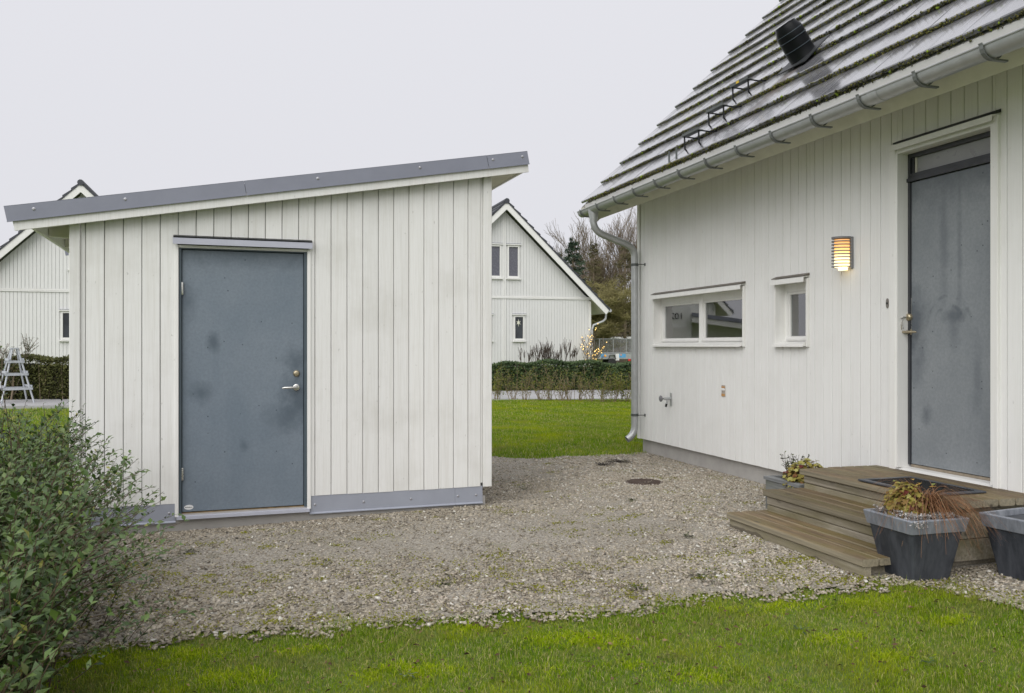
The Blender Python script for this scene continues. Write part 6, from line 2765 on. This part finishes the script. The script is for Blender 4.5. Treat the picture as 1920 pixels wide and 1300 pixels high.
for yy in (0, 1.3):
    for i in range(53):
        m2.tube([(.05 * i, yy, z1), (.05 * i, yy, z2)], .0045, 3, cap=False)
    for i in range(20):
        m2.tube([(0, yy, z1 + .05 * i), (TX, yy, z1 + .05 * i)], .0045, 3, cap=False)
tag(m2.build('cage_mesh', MT['zinc'], tr), kind='stuff')
blue = simple('blue_side_panel', (.10, .33, .58), .5)
for a, b in ((.10, .52), (1.36, 1.86), (2.46, 2.59)):
    m2 = MB()
    m2.box(a, b, -.012, -.002, z0 + .07, z1 - .04)
    m2.build('side_panel', blue, tr)
m2 = MB()
m2.lathe([(0, -.014), (.10, -.014), (.10, -.02), (0, -.021)], 10, (.40, 0, z0 + .19), 'y')
m2.v = [(p[0], p[1], p[2]) for p in m2.v]
em = m2.build('side_emblem', simple('orange_emblem', (.75, .25, .05), .5), tr)
m2 = MB()
m2.lathe([(0, -.022), (.055, -.022), (.055, -.026), (0, -.027)], 10, (.42, 0, z0 + .21), 'y')
m2.build('side_emblem', simple('yellow_emblem', (.8, .6, .08), .5), tr)
m2 = MB()
m2.lathe([(0, -.014), (.055, -.014), (.055, -.02), (0, -.021)], 10, (1.52, 0, z0 + .25), 'y')
m2.build('side_emblem', simple('orange_emblem_small', (.75, .3, .05), .5), tr)
m2 = MB()
m2.add([(.62, -.2, z0 - .02), (.72, -.2, z0 + .26), (1.02, -.2, z0 + .26), (1.12, -.2, z0 - .02), (.62, 0, z0 - .02), (.72, 0, z0 + .26), (1.02, 0, z0 + .26), (1.12, 0, z0 - .02)],
       [(0, 4, 5, 1), (1, 5, 6, 2), (2, 6, 7, 3)])
m2.build('mudguard', MT['black'], tr)
m2 = MB()
m2.box(1.14, 1.38, -.03, -.002, z0 - .12, z1 - .03)
m2.build('tool_box', MT['white_plastic'], tr)
for yy in (-.10, 1.36):
    m2 = MB()
    m2.lathe([(.15, -.08), (.26, -.08), (.28, -.05), (.28, .05), (.26, .08), (.15, .08)], 18, (.86, yy, .29), 'y')
    wv = m2.build('tyre', MT['tyre'], tr, smooth=True)
    m2 = MB()
    m2.lathe([(0, -.05), (.05, -.06), (.15, -.07), (.15, .05), (0, .05)], 14, (.86, yy, .29), 'y')
    m2.build('rim', MT['white_plastic'], wv)
m2 = MB()
m2.box(TX + .0, TX + .03, .05, .2, z0 - .02, z0 + .10)
m2.box(2.02, 2.20, -.03, -.002, z0 - .16, z0 - .02)
m2.build('rear_light', simple('red_lens', (.55, .03, .02), .3), tr)
ob = thing('outbuilding', 'low brown outbuilding with a pale roof edge beyond the trailer', 'outbuilding', at_px(1162, 72), math.radians(8))
m2 = MB()
m2.box(0, 6, 0, 3, 0, 2.0)
m2.build('wall', simple('brown_boards', (.10, .075, .055), .8, 0, .3, 3), ob)
m2 = MB()
m2.prism([(-.3, 2.0), (6.3, 2.05), (6.3, 2.28), (-.3, 2.20)], -.3, 3.3, 'y')
m2.build('roof', MT['white_plastic'], ob)

# ------------------------------------------------------------------ garden left of the shed
oY = 21.0
tp = thing('garden_obelisk', 'grey wooden garden obelisk in front of the olive hedge', 'plant support', at_px(27, oY), .74)
ht = top_z(655, oY)
hb = .36
legs = []
for sx_, sy_ in ((1, 1), (1, -1), (-1, -1), (-1, 1)):
    m2 = MB()
    m2.tube([(sx_ * hb, sy_ * hb, 0), (sx_ * .06, sy_ * .06, ht)], .021, 4)
    m2.build('leg', MT['trellis'], tp)
for k in (.28, .54, .77):
    w = hb + (.06 - hb) * k + .03
    z = ht * k
    for (a, b) in (((-w - .03, -w), (w + .03, -w)), ((-w - .03, w), (w + .03, w))):
        m2 = MB()
        m2.box(a[0], b[0], a[1] - .012, a[1] + .012, z - .028, z + .028)
        m2.build('rail', MT['trellis'], tp)
        m2 = MB()
        m2.box(a[1] - .012, a[1] + .012, -w - .03, w + .03, z + .029, z + .085)
        m2.build('rail', MT['trellis'], tp)
m2 = MB()
m2.box(-.085, .085, -.085, .085, ht, ht + .035)
m2.build('cap', MT['trellis'], tp)
ct, Sx = bare_tree('young_conifer', 'sparse spiky young conifer behind the grey obelisk', at_px(20, 22.0), top_z(600, 22.0), 77, MT['twig'], 2, .55, .03, fork=(3, 5), start=.1, twig_r=.006, upbias=.5)
Pn = np.array([s[0] for s in Sx])
En = np.array([s[1] for s in Sx])
i_ = RNG.integers(0, len(Pn), 900)
P = Pn[i_] + (En[i_] - Pn[i_]) * RNG.uniform(0, 1, 900)[:, None]
leaves('needles', P, rnd_dir(900, -.1, 1), rnd_dir(900, .1, 1), RNG.uniform(.04, .09, 900), np.full(900, .006), MT['spruce'], None, ct)

# ------------------------------------------------------------------ neighbour's store with the house number, seen mirrored in the wide window
wx, wz = on_house(1274, 590, .1)
hit = h_world(wx, .1, wz)
rd = Vector((hit.x, hit.y, hit.z - CAM_Z))
nrm = Vector((HY[0], HY[1], 0))
rr = rd - nrm * 2 * rd.dot(nrm)
rr.normalize()
q = hit + rr * 9.6
face = Vector((-rr.x, -rr.y, 0)).normalized()
rzn = math.atan2(face.y, face.x) + math.pi / 2
ns = thing('neighbour_store', 'white neighbouring store with house number 102, seen mirrored in the wide window', 'store', (q.x, q.y, 0), rzn)
m2 = MB()
m2.box(-.26, .42, 0, .5, 0, 2.7)
m2.build('pillar', MT['far_paint'], ns)
m2 = MB()
m2.box(-1.7, -.27, .25, 3, 0, 1.95)
m2.build('wall', MT['far_paint'], ns)
m2 = MB()
m2.prism([(-1.9, 1.72), (-.27, 1.95), (-.27, 2.07), (-1.9, 1.84)], -.2, 3.2, 'y')
m2.build('gable_board', MT['far_paint'], ns)
m2 = MB()
m2.prism([(-1.9, 1.845), (-.27, 2.075), (-.27, 2.16), (-1.9, 1.93)], -.22, 3.3, 'y')
m2.build('roof', MT['sheet'], ns)
m2 = MB()
m2.box(-.16, .30, -.02, -.001, .1, 1.85)
m2.build('door', MT['sheet_white'], ns)
fc = bpy.data.curves.new('house_number', 'FONT')
fc.body = '102'
fc.size = .20
fc.extrude = .006
fc.align_x = 'CENTER'
fc.materials.append(MT['ink'])
tmp = bpy.data.objects.new('house_number_text', fc)
COL.objects.link(tmp)
bpy.context.view_layer.update()
nm_ = bpy.data.meshes.new_from_object(tmp.evaluated_get(bpy.context.evaluated_depsgraph_get()))
bpy.data.objects.remove(tmp)
if not nm_.materials:
    nm_.materials.append(MT['ink'])
fo = link('house_number', nm_, ns, (.06, -.008, 2.02))
fo.rotation_euler = (math.radians(90), 0, 0)


# things standing on the inner sill of the wide window
def inside(X, Y, Z):
    return h_world(X, Y, Z)


m2 = MB()
m2.lathe([(.0, 0), (.045, 0), (.06, .11), (.055, .11), (.045, .09), (0, .09)], 16)
pt = thing('pot_plant', 'green pot plant on the sill behind the right pane', 'pot plant', inside(W1[1] - .16, .26, W1[2] + .03), H_RZ)
m2.build('pot', MT['white_plastic'], pt, smooth=True)
d = rnd_dir(220, -.2, 1)
leaves('foliage', d * np.array([[.13, .09, .11]]) * RNG.uniform(.4, 1, 220)[:, None] + np.array([[0, 0, .17]]), d, rnd_dir(220, .2, 1), RNG.uniform(.03, .05, 220), RNG.uniform(.012, .018, 220), MT['lime_leaf'], None, pt)
m2 = MB()
m2.box(-.07, .07, -.05, .05, 0, .15)
bxo = m2.build('white_box', MT['white_plastic'], None, inside(W1[0] + .50, .26, W1[2] + .03))
bxo.rotation_euler = (0, 0, H_RZ)
tag(bxo, 'white box on the sill behind the left pane', 'box')
m2 = MB()
m2.prism([(-.14, 0), (.14, 0), (.14, .09), (-.04, .04)], -.04, .04, 'y')
dv = m2.build('dark_device', MT['black_trim'], None, inside(W1[0] + .82, .27, W1[2] + .03))
dv.rotation_euler = (0, 0, H_RZ)
tag(dv, 'dark wedge shaped device on the sill behind the left pane', 'device')
for zz in (0,):
    m2 = MB()
    m2.box(W1[0] - .05, W2[1] + .05, .20, .36, W1[2] + .0, W1[2] + .028)
    m2.build('inner_sill', MT['trim_paint'], house)
